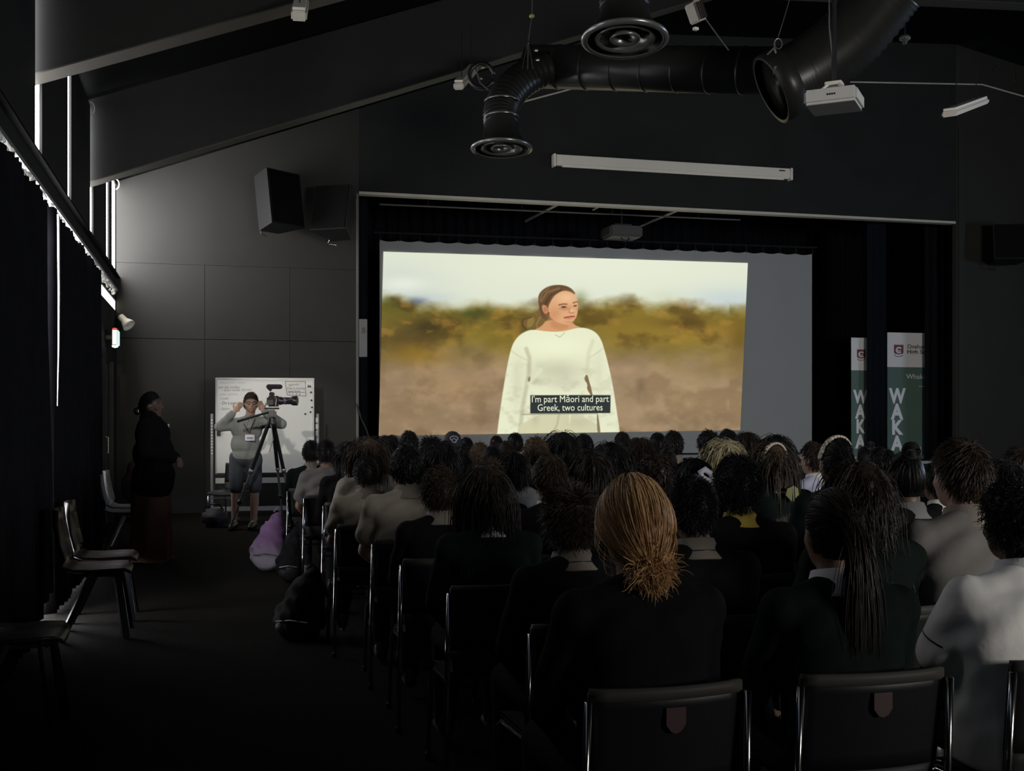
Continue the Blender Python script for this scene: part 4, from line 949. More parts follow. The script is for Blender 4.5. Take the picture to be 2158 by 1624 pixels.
# ---- hair
def fib(n):
    i = np.arange(n) + 0.5; ph = np.arccos(1 - 2 * i / n); th = PI * (1 + 5 ** 0.5) * i
    return np.stack([np.cos(th) * np.sin(ph), np.sin(th) * np.sin(ph), np.cos(ph)], 1)
HL_Y = [-1, -0.75, -0.3, 0.02, 0.25, 0.5, 1]; HL_Z = [-0.66, -0.62, -0.45, -0.10, 0.20, 0.50, 0.66]
def nrm(a): return a / (np.linalg.norm(a, axis=1, keepdims=True) + 1e-9)
def hair(name, kind, seed=0, N=1200, K=8, w=0.0016, nape=0.0):
    """strands over a cap; coordinates relative to the head centre, face toward +y"""
    r = np.random.RandomState(seed); E = np.array(HR)
    p = fib(int(N * 1.9)); p = nrm(p + r.normal(0, 0.02, p.shape))
    hz = np.interp(p[:, 1], HL_Y, HL_Z) - nape * (p[:, 1] < 0)
    p = p[p[:, 2] > hz]; n = len(p)
    par = dict(short=(0.042, 0.17, 0.0), crop=(0.022, 0.45, 0.0), spiky=(0.055, 0.42, 0.0), curly=(0.085, 0.30, 0.011), afro=(0.10, 0.45, 0.010), long=(0.50, 0.12, 0.002),
               bob=(0.20, 0.18, 0.003), wavy=(0.40, 0.16, 0.010), pony=(0.0, 0.05, 0.0), bun=(0.0, 0.05, 0.0), lowbun=(0.0, 0.05, 0.0), topbun=(0.0, 0.05, 0.0))[kind]
    L, lift, curl = par
    st0 = dict(afro=1.26, curly=1.10).get(kind, 1.01)
    if kind in ('afro', 'curly'): L = 0.040
    G = dict(pony=(0.0, -0.108, 0.045), bun=(0.0, -0.106, -0.055), lowbun=(0.0, -0.102, -0.078), topbun=(0.0, -0.055, 0.112)).get(kind)
    offs = 1.05 + 0.07 * r.rand(n)
    if kind in ('lowbun',): offs += 0.16
    if kind in ('long', 'wavy', 'bob'): offs += 0.05
    pos = p * E * st0; path = [pos.copy()]
    wh = np.array((0.012, -0.45, 0.9)); wh /= np.linalg.norm(wh)
    seg = (L / (K - 1)) * (0.65 + 0.6 * r.rand(n)) if G is None else None
    jit = r.normal(0, 1, (n, 3)); ph = r.rand(n) * 6.28
    d0 = None
    if G is not None:
        Gv = np.array(G)
    for k in range(1, K):
        q = pos / E; qn = nrm(q / E)
        if G is None:
            away = q / np.linalg.norm(q, axis=1, keepdims=True) - wh
            if kind in ('long', 'bob', 'wavy'):
                away = np.stack([q[:, 0] * 1.2, np.minimum(q[:, 1], 0.1) * 0.6 - 0.12, np.full(n, -0.9)], 1) if k > 1 else away * np.array((1, 1, 1)) + np.array((0, 0, -0.3))
                front = (p[:, 1] > 0.25)
                away[front, 0] += np.sign(p[front, 0] + 1e-3) * 0.9
            t = away - qn * (away * qn).sum(1, keepdims=True); t = nrm(t)
            lf = lift
            if kind == 'spiky': lf = lift + 0.25 * (p[:, 2:3] > 0.6)
            d = nrm(t * (1 - lf) + qn * lf + jit * (0.22 if kind in ('spiky', 'curly') else 0.13 if kind == 'short' else 0.07))
            step = d * seg[:, None]
            if kind in ('long', 'bob', 'wavy'):
                below = pos[:, 2] < -0.03
                g = np.stack([-0.25 * pos[:, 0] * (1 if kind != 'wavy' else 0.2), np.zeros(n), -np.ones(n)], 1)
                step[below] = (nrm(g + jit * 0.05) * seg[:, None])[below]
            if curl:
                a = ph + k * (2.1 if kind != 'wavy' else 1.4); amp = curl
                step = step + np.stack([np.cos(a), np.sin(a), np.cos(a * 1.3)], 1) * amp * 0.6
            pos = pos + step
            lay = offs
        else:
            f = k / (K - 1)
            d = Gv - pos; tgt = pos + d * (1.0 / (K - k) if K - k > 0 else 1)
            t = d - qn * (d * qn).sum(1, keepdims=True) * (0.9 if k < K - 1 else 0.0)
            rem = np.linalg.norm(d, axis=1, keepdims=True)
            pos = pos + nrm(t) * rem / max(1, (K - k)) + jit * 0.0012
            lay = offs + 0.03 * math.sin(f * PI) * (2.2 if kind == 'lowbun' else 1.0)
            if k == K - 1: pos = Gv + jit * np.array((0.012, 0.006, 0.008))
        # keep outside the head
        q = pos / E; rr = np.linalg.norm(q, axis=1)
        ins = (rr < lay)
        pos[ins] = pos[ins] / rr[ins, None] * lay[ins, None]
        # keep outside the back and shoulders
        tc = np.array((0, -0.03, -0.40)); TE = np.array((0.235, 0.150, 0.265)); q = (pos - tc) / TE; rr = np.linalg.norm(q, axis=1); ins = rr < 1.0
        if G is None and ins.any(): pos[ins, 1] = tc[1] - TE[1] * np.sqrt(np.clip(1 - q[ins, 0] ** 2 - q[ins, 2] ** 2, 0, 1)) - 0.012 * r.rand(ins.sum())
        path.append(pos.copy())
    paths = [np.stack(path, 1)]; wid = [np.full(n, w)]
    # tails and buns
    if kind in ('pony', 'lowbun'):
        m = int(n * (0.45 if kind == 'pony' else 0.42)); Lt = 0.30 if kind == 'pony' else 0.085
        st = np.array(G) + r.normal(0, 1, (m, 3)) * np.array((0.012, 0.006, 0.010)); a = r.normal(0, 1, (m, 3))
        if kind == 'pony': d = nrm(np.array((0.0, -0.9, 0.05)) + a * 0.07)
        else: d = nrm(np.array((0.0, -0.45, -0.75)) + a * np.array((0.55, 0.25, 0.25)))
        cur = st; tp = [cur.copy()]; sg = Lt / (K - 1) * (0.6 + 0.7 * r.rand(m))
        for k in range(1, K):
            if kind == 'pony':
                d = nrm(d * 0.55 + np.array((0, -0.02, -1.0)) * 0.5 + np.stack([-cur[:, 0] * 2.2 + a[:, 0] * 0.03, np.zeros(m), np.zeros(m)], 1))
                d[:, 0] += 0.035 * math.sin(k / K * PI) * a[:, 0]
            else:
                d = nrm(d + np.array((0, 0, -1.0)) * 0.10 + r.normal(0, 1, (m, 3)) * 0.30)
            cur = cur + d * sg[:, None]
            q = (cur - tc) / TE; rr = np.linalg.norm(q, axis=1); ins = rr < 1.0
            if ins.any(): cur[ins, 1] = tc[1] - TE[1] * np.sqrt(np.clip(1 - q[ins, 0] ** 2 - q[ins, 2] ** 2, 0, 1)) - 0.02 * r.rand(ins.sum())
            tp.append(cur.copy())
        paths.append(np.stack(tp, 1)); wid.append(np.full(m, w * 1.1))
    if kind in ('bun', 'topbun'):
        m = int(n * 0.35); R_ = 0.042; ctr = np.array(G) + (np.array((0, -0.03, 0)) if kind == 'bun' else np.array((0, -0.01, 0.03)))
        a = r.rand(m) * 2 * PI; inc = r.normal(0, 0.6, m); rad = R_ * (0.75 + 0.3 * r.rand(m)); tp = []
        for k in range(K):
            t = a + k * 0.45
            x = np.cos(t) * rad; y = np.sin(t) * np.sin(inc) * rad; z = np.sin(t) * np.cos(inc) * rad
            tp.append(np.stack([x, y, z], 1) * np.array((1.05, 0.8, 1.0)) + ctr)
        paths.append(np.stack(tp, 1)); wid.append(np.full(m, w * 1.3))
    # strands to slim three-sided tubes
    V = []; F = []; base = 0
    for pt, ww in zip(paths, wid):
        m, k_, _ = pt.shape
        dv = np.gradient(pt, axis=1); dv = dv / (np.linalg.norm(dv, axis=2, keepdims=True) + 1e-9)
        ref = np.array((0.31, 0.22, 0.92)); a = np.cross(dv, ref); a = a / (np.linalg.norm(a, axis=2, keepdims=True) + 1e-9); b = np.cross(dv, a)
        tap = np.sin(np.linspace(0.55, PI * 0.93, k_)) ** 0.6
        rad = ww[:, None] * tap[None, :]
        ring = [pt + (a * math.cos(t) + b * math.sin(t)) * rad[..., None] for t in (0, 2.094, 4.189)]
        vs = np.stack(ring, 2).reshape(-1, 3)
        idx = np.arange(m * k_ * 3).reshape(m, k_, 3) + base
        for j in range(3):
            j2 = (j + 1) % 3
            F.append(np.stack([idx[:, :-1, j], idx[:, :-1, j2], idx[:, 1:, j2], idx[:, 1:, j]], -1).reshape(-1, 4))
        V.append(vs); base += len(vs)
    # closed under-cap
    nu, nv = 36, 22; sc_ = dict(afro=1.30, curly=1.15, spiky=1.08, wavy=1.12, long=1.085, bob=1.085, lowbun=1.20).get(kind, 1.055)
    uu, vv_ = np.meshgrid(np.arange(nu) / nu * 2 * PI, np.linspace(0.02, PI - 0.02, nv))
    c = np.stack([np.sin(vv_) * np.cos(uu), np.sin(vv_) * np.sin(uu), np.cos(vv_)], -1).reshape(-1, 3)
    msk = (c[:, 2] > np.interp(c[:, 1], HL_Y, HL_Z) - nape * (c[:, 1] < 0) + 0.02)
    bumpy = 1 + (0.05 if kind in ('curly', 'afro', 'wavy') else 0.015) * np.sin(c[:, 0] * 17 + seed) * np.sin(c[:, 2] * 15 + c[:, 1] * 13)
    cv = c * E * np.where(msk, sc_, 1.0)[:, None] * bumpy[:, None]
    ii = np.arange(nu * nv).reshape(nv, nu); q4 = np.stack([ii[:-1], ii[1:], np.roll(ii[1:], -1, 1), np.roll(ii[:-1], -1, 1)], -1).reshape(-1, 4)
    q4 = q4[msk[q4].any(1)]
    F.append(q4 + base); V.append(cv); base += len(cv)
    V = np.concatenate(V); F = np.concatenate(F)
    me = bpy.data.meshes.new(name); me.vertices.add(len(V)); me.vertices.foreach_set('co', V.astype(np.float32).ravel())
    me.loops.add(F.size); me.loops.foreach_set('vertex_index', F.ravel().astype(np.int32))
    me.polygons.add(len(F)); me.polygons.foreach_set('loop_start', np.arange(0, F.size, 4, dtype=np.int32))
    me.polygons.foreach_set('use_smooth', np.ones(len(F), bool)); me.update(calc_edges=True); me.validate()
    return me

# ------------------------------------------------------------------ audience chairs
def make_chair():
    r = empty('stacking_chair', (0, 0, 0)); r['category'] = 'chair'
    # backrest: curved panel, its rear face toward -y
    def panel(z0, z1, w0, w1, y0, y1, bow, th, nx=10, nz=6):
        vs = []; fs = []
        for side in (0, 1):
            for j in range(nz + 1):
                t = j / nz
                for i in range(nx + 1):
                    s = -1 + 2 * i / nx; ww = w0 + (w1 - w0) * t
                    vs.append((s * ww / 2, y0 + (y1 - y0) * t + bow * (s * s) + (th if side else 0), z0 + (z1 - z0) * t))
        m = (nx + 1) * (nz + 1)
        for j in range(nz):
            for i in range(nx):
                a = j * (nx + 1) + i; fs.append((a, a + 1, a + nx + 2, a + nx + 1)); fs.append((m + a, m + a + nx + 1, m + a + nx + 2, m + a + 1))
        for i in range(nx):
            fs.append((i, m + i, m + i + 1, i + 1)); a = nz * (nx + 1) + i; fs.append((a, a + 1, m + a + 1, m + a))
        for j in range(nz):
            a = j * (nx + 1); fs.append((a, a + nx + 1, m + a + nx + 1, m + a)); a += nx; fs.append((a, m + a, m + a + nx + 1, a + nx + 1))
        return vs, fs
    v, f = panel(0.53, 0.775, 0.40, 0.41, -0.185, -0.215, 0.028, 0.014); MB().add(v, f).build('backrest', M_SHELL, r, True)
    v, f = panel(0.755, 0.785, 0.405, 0.40, -0.219, -0.222, 0.028, 0.024, 10, 2); MB().add(v, f).build('top_edge', mat('paler_chair_edge', (0.055, 0.052, 0.047), 0.55, spec=0.15), r, True)  # thin band along the top, paler than the backrest
    v, f = panel(0.43, 0.53, 0.36, 0.40, -0.155, -0.185, 0.028, 0.012, 10, 3); MB().add(v, f).build('lumbar_panel', M_SHELL2, r, True)
    vs = []; fs = []; nx, ny = 8, 8
    for side in (0, 1):
        for j in range(ny + 1):
            y = -0.16 + 0.40 * j / ny
            for i in range(nx + 1):
                s = -1 + 2 * i / nx
                z = 0.418 + 0.012 * s * s - (0.03 * max(0, (y - 0.14) / 0.1) ** 2) + (0.02 if y < -0.14 else 0)
                vs.append((s * 0.205, y, z - (0.014 if side else 0)))
    m = (nx + 1) * (ny + 1)
    for j in range(ny):
        for i in range(nx):
            a = j * (nx + 1) + i; fs.append((a, a + 1, a + nx + 2, a + nx + 1)); fs.append((m + a, m + a + nx + 1, m + a + nx + 2, m + a + 1))
    MB().add(vs, fs).build('seat', M_SHELL2, r, True)
    for s in (-1, 1):
        MB().tube([(s * 0.225, -0.205, 0.0), (s * 0.222, -0.20, 0.30), (s * 0.216, -0.185, 0.50), (s * 0.212, -0.200, 0.76)], 0.0105, 8).build('leg', M_CHROME, r, True)
        MB().tube([(s * 0.215, 0.23, 0.0), (s * 0.205, 0.20, 0.36), (s * 0.20, 0.14, 0.398), (s * 0.20, -0.12, 0.402), (s * 0.215, -0.185, 0.43)], 0.0105, 8).build('leg', M_CHROME, r, True)
        for yy, zz in ((-0.205, 0.012), (0.23, 0.012)):
            MB().lathe([(0, -0.012), (0.016, -0.012), (0.016, 0.014), (0, 0.014)], (s * (0.225 if yy < 0 else 0.215), yy, zz), 8).build('foot_cap', M_BLKMET, r)
    MB().tube([(-0.205, 0.20, 0.34), (0.205, 0.20, 0.34)], 0.008, 6).build('stretcher', M_CHROME, r)
    return r
def copy_tree(o, parent=None):
    c = o.copy(); COL.objects.link(c); c.parent = parent
    for ch in list(o.children): copy_tree(ch, c)
    return c
CHAIR = make_chair(); chair_used = False
def put_chair(x, y, rz, label, badge):
    global chair_used
    o = CHAIR if not chair_used else copy_tree(CHAIR0)
    chair_used = True
    o.location = (x, y, 0); o.rotation_euler = (0, 0, rz); o['label'] = label; o['group'] = 'audience chairs in rows'
    if badge:
        sh_ = [(-0.026, 0.03), (0.026, 0.03), (0.026, -0.012), (0.014, -0.028), (0.0, -0.034), (-0.014, -0.028), (-0.026, -0.012)]
        MB().add([(0.01 + a, -0.2165, 0.705 + b) for a, b in sh_] + [(0.01 + a, -0.2125, 0.705 + b) for a, b in sh_], [tuple(range(6, -1, -1))] + [(i, (i + 1) % 7, 7 + (i + 1) % 7, 7 + i) for i in range(7)]).build('badge', M_RED, o)
    return o

# ------------------------------------------------------------------ the audience
HC = dict(k=(0.010, 0.009, 0.009), d=(0.020, 0.014, 0.010), b=(0.042, 0.029, 0.019), l=(0.11, 0.075, 0.042), g=(0.60, 0.36, 0.165), y=(0.42, 0.36, 0.22))
HM = {k: mat('hair_' + k, v, 0.42, island=0.45, spec=0.22) for k, v in HC.items()}
SK = dict(p=(0.42, 0.26, 0.19), t=(0.22, 0.13, 0.085), n=(0.10, 0.055, 0.036))
SM = {k: mat('skin_' + k, v, 0.55, noise=0.08, scale=18) for k, v in SK.items()}
TC = dict(G=('green', 'jumper', (0.0075, 0.012, 0.0105)), K=('black', 'jumper', (0.0085, 0.0085, 0.009)), N=('navy', 'jumper', (0.008, 0.009, 0.013)),
          T=('taupe', 'shirt', (0.32, 0.285, 0.23)), R=('grey', 'shirt', (0.17, 0.16, 0.148)), W=('white', 'shirt', (0.78, 0.76, 0.72)), V=('lilac', 'shirt', (0.42, 0.44, 0.56)), S=('silver', 'shirt', (0.20, 0.21, 0.23)))
TM = {k: mat('cloth_' + k, v[2], 0.85, noise=0.18, scale=7, bump=0.35, bscale=14, spec=0.05) for k, v in TC.items()}
CM = dict(w=mat('collar_white', (0.62, 0.61, 0.60), 0.8), t=mat('collar_taupe', (0.21, 0.18, 0.145), 0.8), y=mat('collar_yellow', (0.50, 0.36, 0.06), 0.8), r=mat('collar_grey', (0.16, 0.16, 0.16), 0.8))
CN = dict(w='white', t='taupe', y='yellow', r='grey')
M_TROU = mat('dark_trousers', (0.016, 0.016, 0.018), 0.9, noise=0.2, scale=8, spec=0.03)
M_SHOE = mat('black_shoe', (0.02, 0.02, 0.02), 0.35)
VAR = {
    'A': seated(0.180, 1.0, 0.00, sleeve='long'),
    'B': seated(0.175, 0.95, 0.05, sleeve='long', headM=Matrix.Rotation(0.25, 3, 'Z')),
    'C': seated(0.195, 1.12, 0.02, sleeve='long', headM=Matrix.Rotation(-0.2, 3, 'Z')),
    'S': seated(0.185, 1.0, 0.02, sleeve='short'),
    'U': seated(0.200, 1.05, 0.01, sleeve='short', headM=Matrix.Rotation(0.30, 3, 'Z')),
    'X': seated(0.215, 1.22, 0.03, sleeve='short', voxel=0.011),
}
FARHAIR = {}
def far_hair(kind, seed):
    if (kind, seed) not in FARHAIR: FARHAIR[(kind, seed)] = hair('hair', kind, seed, 620, 7, 0.0024)
    return FARHAIR[(kind, seed)]
#  px, top, depth-guess, hair kind, hair colour, top, collar, skin, body, near hair settings / extras
PEOPLE = [
 (1335, 995, 2.00, 'lowbun', 'g', 'K', None, 'p', 'A', dict(N=3600, K=11, w=0.0012)),
 (1752, 1030, 2.05, 'pony', 'd', 'G', 'w', 't', 'A', dict(N=2200, K=10, w=0.0014)),
 (2152, 1000, 2.10, 'curly', 'k', 'W', 'w', 'n', 'X', dict(N=1500, K=8, w=0.0016)),
 (1200, 1008, 2.45, 'spiky', 'b', 'K', 't', 'p', 'A', dict(N=2200, K=8, w=0.0013)),
 (1459, 1000, 2.50, 'crop', 'k', 'K', 't', 't', 'A', dict(N=2200, K=6, w=0.0014)),
 (2030, 922, 2.60, 'short', 'b', 'R', 't', 'p', 'U', dict(N=2200, K=7, w=0.0013)),
 (1030, 985, 2.95, 'long', 'd', 'G', 'w', 't', 'B', dict(N=1500, K=12, w=0.0016)),
 (1808, 965, 2.75, 'wavy', 'd', 'G', None, 't', 'A', dict(N=1400, K=11, w=0.0015)),
 (1557, 952, 3.05, 'afro', 'k', 'K', 'y', 'n', 'C', dict(N=1600, K=6, w=0.0015)),
 (2112, 968, 3.05, 'bob', 'k', 'K', 'w', 't', 'A', dict(N=900, K=8, w=0.0018)),
 (925, 977, 3.45, 'curly', 'b', 'K', 't', 'p', 'A', dict(N=1700, K=8, w=0.0014)),
 (1160, 954, 3.30, 'short', 'b', 'K', 'w', 'p', 'A', dict(N=1500, K=7, w=0.0014)),
 (1380, 943, 3.70, 'curly', 'd', 'K', None, 't', 'A', None),
 (1240, 946, 3.90, 'long', 'd', 'N', None, 't', 'A', None),
 (1030, 958, 3.70, 'curly', 'b', 'K', None, 'p', 'A', None),
 (1975, 985, 3.3, 'short', 'k', 'K', 'w', 't', 'A', None),
 (858, 934, 4.00, 'short', 'k', 'T', 't', 'p', 'S', None),
 (1914, 914, 3.95, 'topbun', 'k', 'K', 'r', 'n', 'C', None),
 (772, 960, 4.45, 'crop', 'k', 'T', 't', 't', 'S', None),
 (1082, 950, 4.20, 'bob', 'k', 'S', None, 't', 'S', None),
 (968, 948, 4.25, 'bob', 'k', 'N', None, 't', 'A', None),
 (1464, 963, 4.20, 'bob', 'k', 'K', None, 't', 'A', 'bow'),
 (1630, 934, 4.40, 'long', 'b', 'G', 'w', 'p', 'A', 'clip'),
 (1290, 927, 4.60, 'wavy', 'k', 'K', None, 't', 'C', None),
 (1760, 921, 4.60, 'pony', 'k', 'G', None, 't', 'A', 'band'),
 (1860, 940, 4.80, 'short', 'k', 'N', 'w', 'p', 'A', None),
 (930, 928, 4.70, 'bob', 'k', 'N', None, 't', 'A', None),
 (1404, 931, 4.80, 'topbun', 'd', 'K', None, 't', 'A', None),
 (782, 922, 4.95, 'long', 'b', 'T', None, 'p', 'S', None),
 (1527, 924, 5.00, 'long', 'y', 'G', None, 'p', 'A', None),
 (1718, 929, 5.00, 'short', 'd', 'V', 'w', 'p', 'U', None),
 (1637, 912, 5.25, 'wavy', 'k', 'K', None, 't', 'A', None),
 (2142, 940, 5.0, 'short', 'd', 'N', None, 'p', 'A', None),
 (1038, 938, 5.20, 'short', 'k', 'N', None, 't', 'A', None),
 (1350, 921, 5.40, 'bob', 'd', 'N', None, 'p', 'A', None),
 (1010, 928, 5.40, 'curly', 'l', 'K', None, 'p', 'A', None),
 (1422, 906, 5.50, 'short', 'k', 'K', 't', 't', 'C', None),
 (1128, 915, 5.50, 'curly', 'l', 'G', None, 'p', 'A', None),
 (1494, 902, 5.50, 'curly', 'k', 'K', None, 'n', 'A', 'pin'),
 (736, 929, 5.60, 'bob', 'k', 'K', 'w', 't', 'A', None),
 (1068, 932, 5.70, 'short', 'd', 'N', None, 'p', 'A', None),
 (688, 925, 5.80, 'crop', 'k', 'R', None, 't', 'S', None),
 (1187, 908, 5.80, 'long', 'k', 'K', None, 't', 'A', None),
 (1824, 921, 5.8, 'topbun', 'k', 'N', None, 't', 'A', None),
 (1534, 903, 6.00, 'short', 'k', 'K', None, 't', 'A', None),
 (655, 927, 6.10, 'crop', 'k', 'G', 't', 't', 'A', None),
 (1230, 913, 6.05, 'crop', 'k', 'N', None, 'p', 'A', None),
 (908, 914, 6.00, 'spiky', 'k', 'K', None, 't', 'A', None),
 (820, 916, 6.00, 'bob', 'k', 'N', None, 't', 'A', None),
 (1576, 909, 6.20, 'long', 'd', 'K', None, 't', 'A', None),
 (862, 906, 6.20, 'short', 'k', 'K', None, 't', 'A', None),
 (768, 918, 6.30, 'spiky', 'd', 'K', None, 'p', 'A', None),
 (953, 909, 6.40, 'crop', 'k', 'K', None, 't', 'A', 'cap'),
 (1386, 911, 6.50, 'crop', 'k', 'K', None, 't', 'A', None),
 (983, 925, 6.60, 'crop', 'k', 'N', None, 't', 'A', None),
 (1085, 911, 6.60, 'crop', 'k', 'K', None, 't', 'A', None),
 (1311, 909, 7.00, 'crop', 'd', 'K', None, 'p', 'A', None),
 (1046, 917, 7.00, 'crop', 'd', 'K', None, 'p', 'A', None),
]
ROW0 = -14.585 + 0.20; PITCH = 0.845
rows = {}; placed = []
for i, P in enumerate(PEOPLE):
    dg_ = P[2] * 2400 / 1622.0
    best = None
    for r_ in range(0, 13):
        y = ROW0 + PITCH * r_; h = on_y(P[0], P[1], y + 0.03); d = (h - CAM).dot(Vector((SY, CY, 0)))
        cost = abs(d - dg_) + (0 if 1.17 < h.z < 1.40 else 0.5)
        for x2 in rows.get(r_, []):
            if abs(x2 - h.x) < 0.43: cost += 3 + (0.43 - abs(x2 - h.x)) * 20
        if best is None or cost < best[0]: best = (cost, r_, h, y)
    rows.setdefault(best[1], []).append(best[2].x)
    placed.append((best[1], best[2], best[3]))
ORD = ['first', 'second', 'third', 'fourth', 'fifth', 'sixth', 'seventh', 'eighth', 'ninth', 'tenth', 'eleventh', 'twelfth', 'thirteenth']
ROWN = lambda r_: 'rearmost row' if r_ == 0 else '%s row from rear' % ORD[r_]
M_IVORY = mat('ivory_headband', (0.50, 0.44, 0.34), 0.7); M_BOW = mat('white_ribbon', (0.62, 0.62, 0.72), 0.7); M_CLAW = mat('lime_clip', (0.22, 0.235, 0.09), 0.4)
STD = {'afro': 1.350, 'curly': 1.335, 'topbun': 1.40, 'spiky': 1.345, 'wavy': 1.325, 'lowbun': 1.330, 'pony': 1.308}
LOWS = {1: 'sitting upright'}
for i, P in enumerate(PEOPLE):
    px, ty, dd, hk, hc, tk, ck, sk, bv, nh = P; r_, h, y = placed[i]
    order = sorted(rows[r_]).index(h.x)
    V_ = VAR[bv]; s = (h.z - 0.43) / (STD.get(hk, 1.312) - 0.43); s = max(0.86, min(1.14, s))
    cname, ctype, _ = TC[tk]; 
    where = '%s seat from aisle, %s' % (ORD[order], ROWN(r_))
    ext = nh if isinstance(nh, str) else None
    lab = 'person in %s %s%s, %s' % (cname, ctype, dict(bow=' and white hair bow', clip=' and lime hair clip', band=' and ivory headband', cap=' and patterned cap').get(ext, (' with %s collar' % CN[ck]) if ck and ctype == 'jumper' else ''), where)
    rz = random.uniform(-0.09, 0.09)
    root = empty('person', (h.x, y, 0.43 * (1 - s)), rz); root.scale = (s, s, s)
    tag(root, lab, 'person', 'seated audience')
    link('body', V_['body'], SM[sk], root)
    link('jumper' if ctype == 'jumper' else 'shirt', V_['top'], TM[tk], root)
    link('trousers', V_['trousers'], M_TROU, root)
    for a in V_['an']:
        q_ = link('shoe', SHOE, M_SHOE, root); q_.location = (a[0], a[1], 0.0)
    if ck: link('collar', V_['collar'], CM[ck], root)
    if isinstance(nh, dict): hm = hair('hair', hk, i, **nh)
    else: hm = far_hair(hk, i % 2)
    ho = link('hair', hm, HM[hc], root); ho.location = V_['H']; ho['kind'] = 'stuff'
    hz_rot = {'B': 0.25, 'C': -0.2, 'U': 0.30}.get(bv, 0.0); ho.rotation_euler = (0, 0, hz_rot)
    H = V_['H']
    if nh == 'band' or nh == 'clip':
        pts = [(0.089 * math.cos(t), 0.012 - 0.03 * math.sin(t), 0.02 + 0.122 * math.sin(t)) for t in np.linspace(0.0, PI, 17)]
        b = MB()
        for (k, (a, c)) in enumerate(zip(pts[:-1], pts[1:])):
            a, c = Vector(a), Vector(c); n_ = Vector((a.x, 0, a.z)).normalized(); n2 = Vector((c.x, 0, c.z)).normalized()
            b.add([a + Vector((0, -0.02, 0)), a + Vector((0, 0.02, 0)), c + Vector((0, 0.02, 0)), c + Vector((0, -0.02, 0)), a + n_ * 0.012 + Vector((0, -0.016, 0)), a + n_ * 0.012 + Vector((0, 0.016, 0)), c + n2 * 0.012 + Vector((0, 0.016, 0)), c + n2 * 0.012 + Vector((0, -0.016, 0))],
                  [(0, 3, 2, 1), (4, 5, 6, 7), (0, 1, 5, 4), (3, 7, 6, 2), (0, 4, 7, 3), (1, 2, 6, 5)])
        q_ = b.build('headband', M_IVORY, root, True); q_.location = H + Vector((0, -0.012, -0.004)); q_.scale = (0.92, 1, 0.95)
    if nh == 'clip':
        q_ = empty('claw_clip', H + Vector((0.03, -0.178, -0.17)), 0, root)
        for s2 in (-1, 1):
            MB().add([(s2 * 0.006, -0.012, 0.045), (s2 * 0.036, 0, 0.03), (s2 * 0.045, 0.004, -0.01), (s2 * 0.012, -0.012, -0.05), (s2 * 0.006, -0.02, 0.045), (s2 * 0.036, -0.008, 0.03), (s2 * 0.045, -0.004, -0.01), (s2 * 0.012, -0.02, -0.05)],
                     [(0, 1, 2, 3), (7, 6, 5, 4), (0, 4, 5, 1), (1, 5, 6, 2), (2, 6, 7, 3), (3, 7, 4, 0)]).build('clip_jaw', M_CLAW, q_)
        MB().tube([(0, -0.01, 0.05), (0, -0.016, -0.05)], 0.006, 6).build('hinge', M_BLKMET, q_)
    if nh == 'bow':
        q_ = empty('ribbon_bow', H + Vector((0.05, -0.165, -0.01)), 0, root); q_.rotation_euler = (0, 0.45, 0); q_.scale = (1.35, 1.35, 1.35)
        for s2 in (-1, 1):
            pts = [(0, 0, 0), (s2 * 0.03, -0.012, 0.022), (s2 * 0.065, -0.016, 0.026), (s2 * 0.078, -0.010, 0.004), (s2 * 0.055, -0.006, -0.014), (s2 * 0.02, -0.002, -0.008), (0, 0, 0)]
            MB().tube(pts, [0.006, 0.014, 0.017, 0.016, 0.014, 0.008, 0.005], 6).build('loop', M_BOW, q_, True)
            MB().tube([(0, 0, 0), (s2 * 0.022, -0.008, -0.04), (s2 * 0.034, -0.01, -0.085)], [0.005, 0.012, 0.010], 5).build('tail', M_BOW, q_, True)
        MB().rbox((0, -0.006, 0), (0.022, 0.02, 0.022), 0.006).build('knot', M_BOW, q_)
    if nh == 'cap':
        q_ = MB().lathe([(0.098, -0.03), (0.108, 0.0), (0.104, 0.05), (0.085, 0.10), (0.045, 0.132), (0.0, 0.14)], H + Vector((0, -0.005, 0.0)), 24, None, 0.92, 1.1).build('cap', mat('cap_cloth', (0.015, 0.016, 0.022), 0.8), root, True)
        pts = [(0.036 * math.cos(t) * (1 + 0.3 * math.sin(3 * t)), -0.118 + 0.012 * math.sin(t), 0.055 + 0.034 * math.sin(t)) for t in np.linspace(0, 2 * PI, 25)]
        e_ = MB().tube([Vector(p_) + H for p_ in pts], 0.006, 5).build('cap_emblem', mat('silver_thread', (0.32, 0.33, 0.36), 0.5), q_, True)
        MB().tube([H + Vector((-0.02, -0.118, 0.05)), H + Vector((0.0, -0.122, 0.066)), H + Vector((0.022, -0.118, 0.045))], 0.006, 5).build('cap_emblem', mat('silver_thread', (0, 0, 0)), q_, True)
    if nh == 'pin':
        for s2 in (-1, 0, 1):
            MB().tube([H + Vector((s2 * 0.03, -0.125, 0.03)), H + Vector((s2 * 0.03 + 0.012, -0.13, -0.03))], 0.006, 5).build('hair_pin', M_ALU, root)
    if tk == 'W':     # dark stripes on the short sleeves and collar of the white shirt
        for k in (0, 1):
            a, c = Vector(V_['sh'][k]), Vector(V_['el'][k]); m_ = a + (c - a) * 0.52; Md = (c - a).to_track_quat('Z', 'Y').to_matrix()
            MB().lathe([(0.0815, -0.003), (0.0835, 0.0), (0.0815, 0.003)], m_, 26, Md).build('sleeve_stripe', M_BLKMET, root, True)
        MB().lathe([(0.088, 0.006), (0.091, 0.0), (0.097, -0.008)], (0, V_['y3'] + 0.008, 1.016), 26, Matrix.Rotation(-math.radians(12), 3, 'X'), 1.08, 1.0).build('collar_stripe', M_BLKMET, root, True)
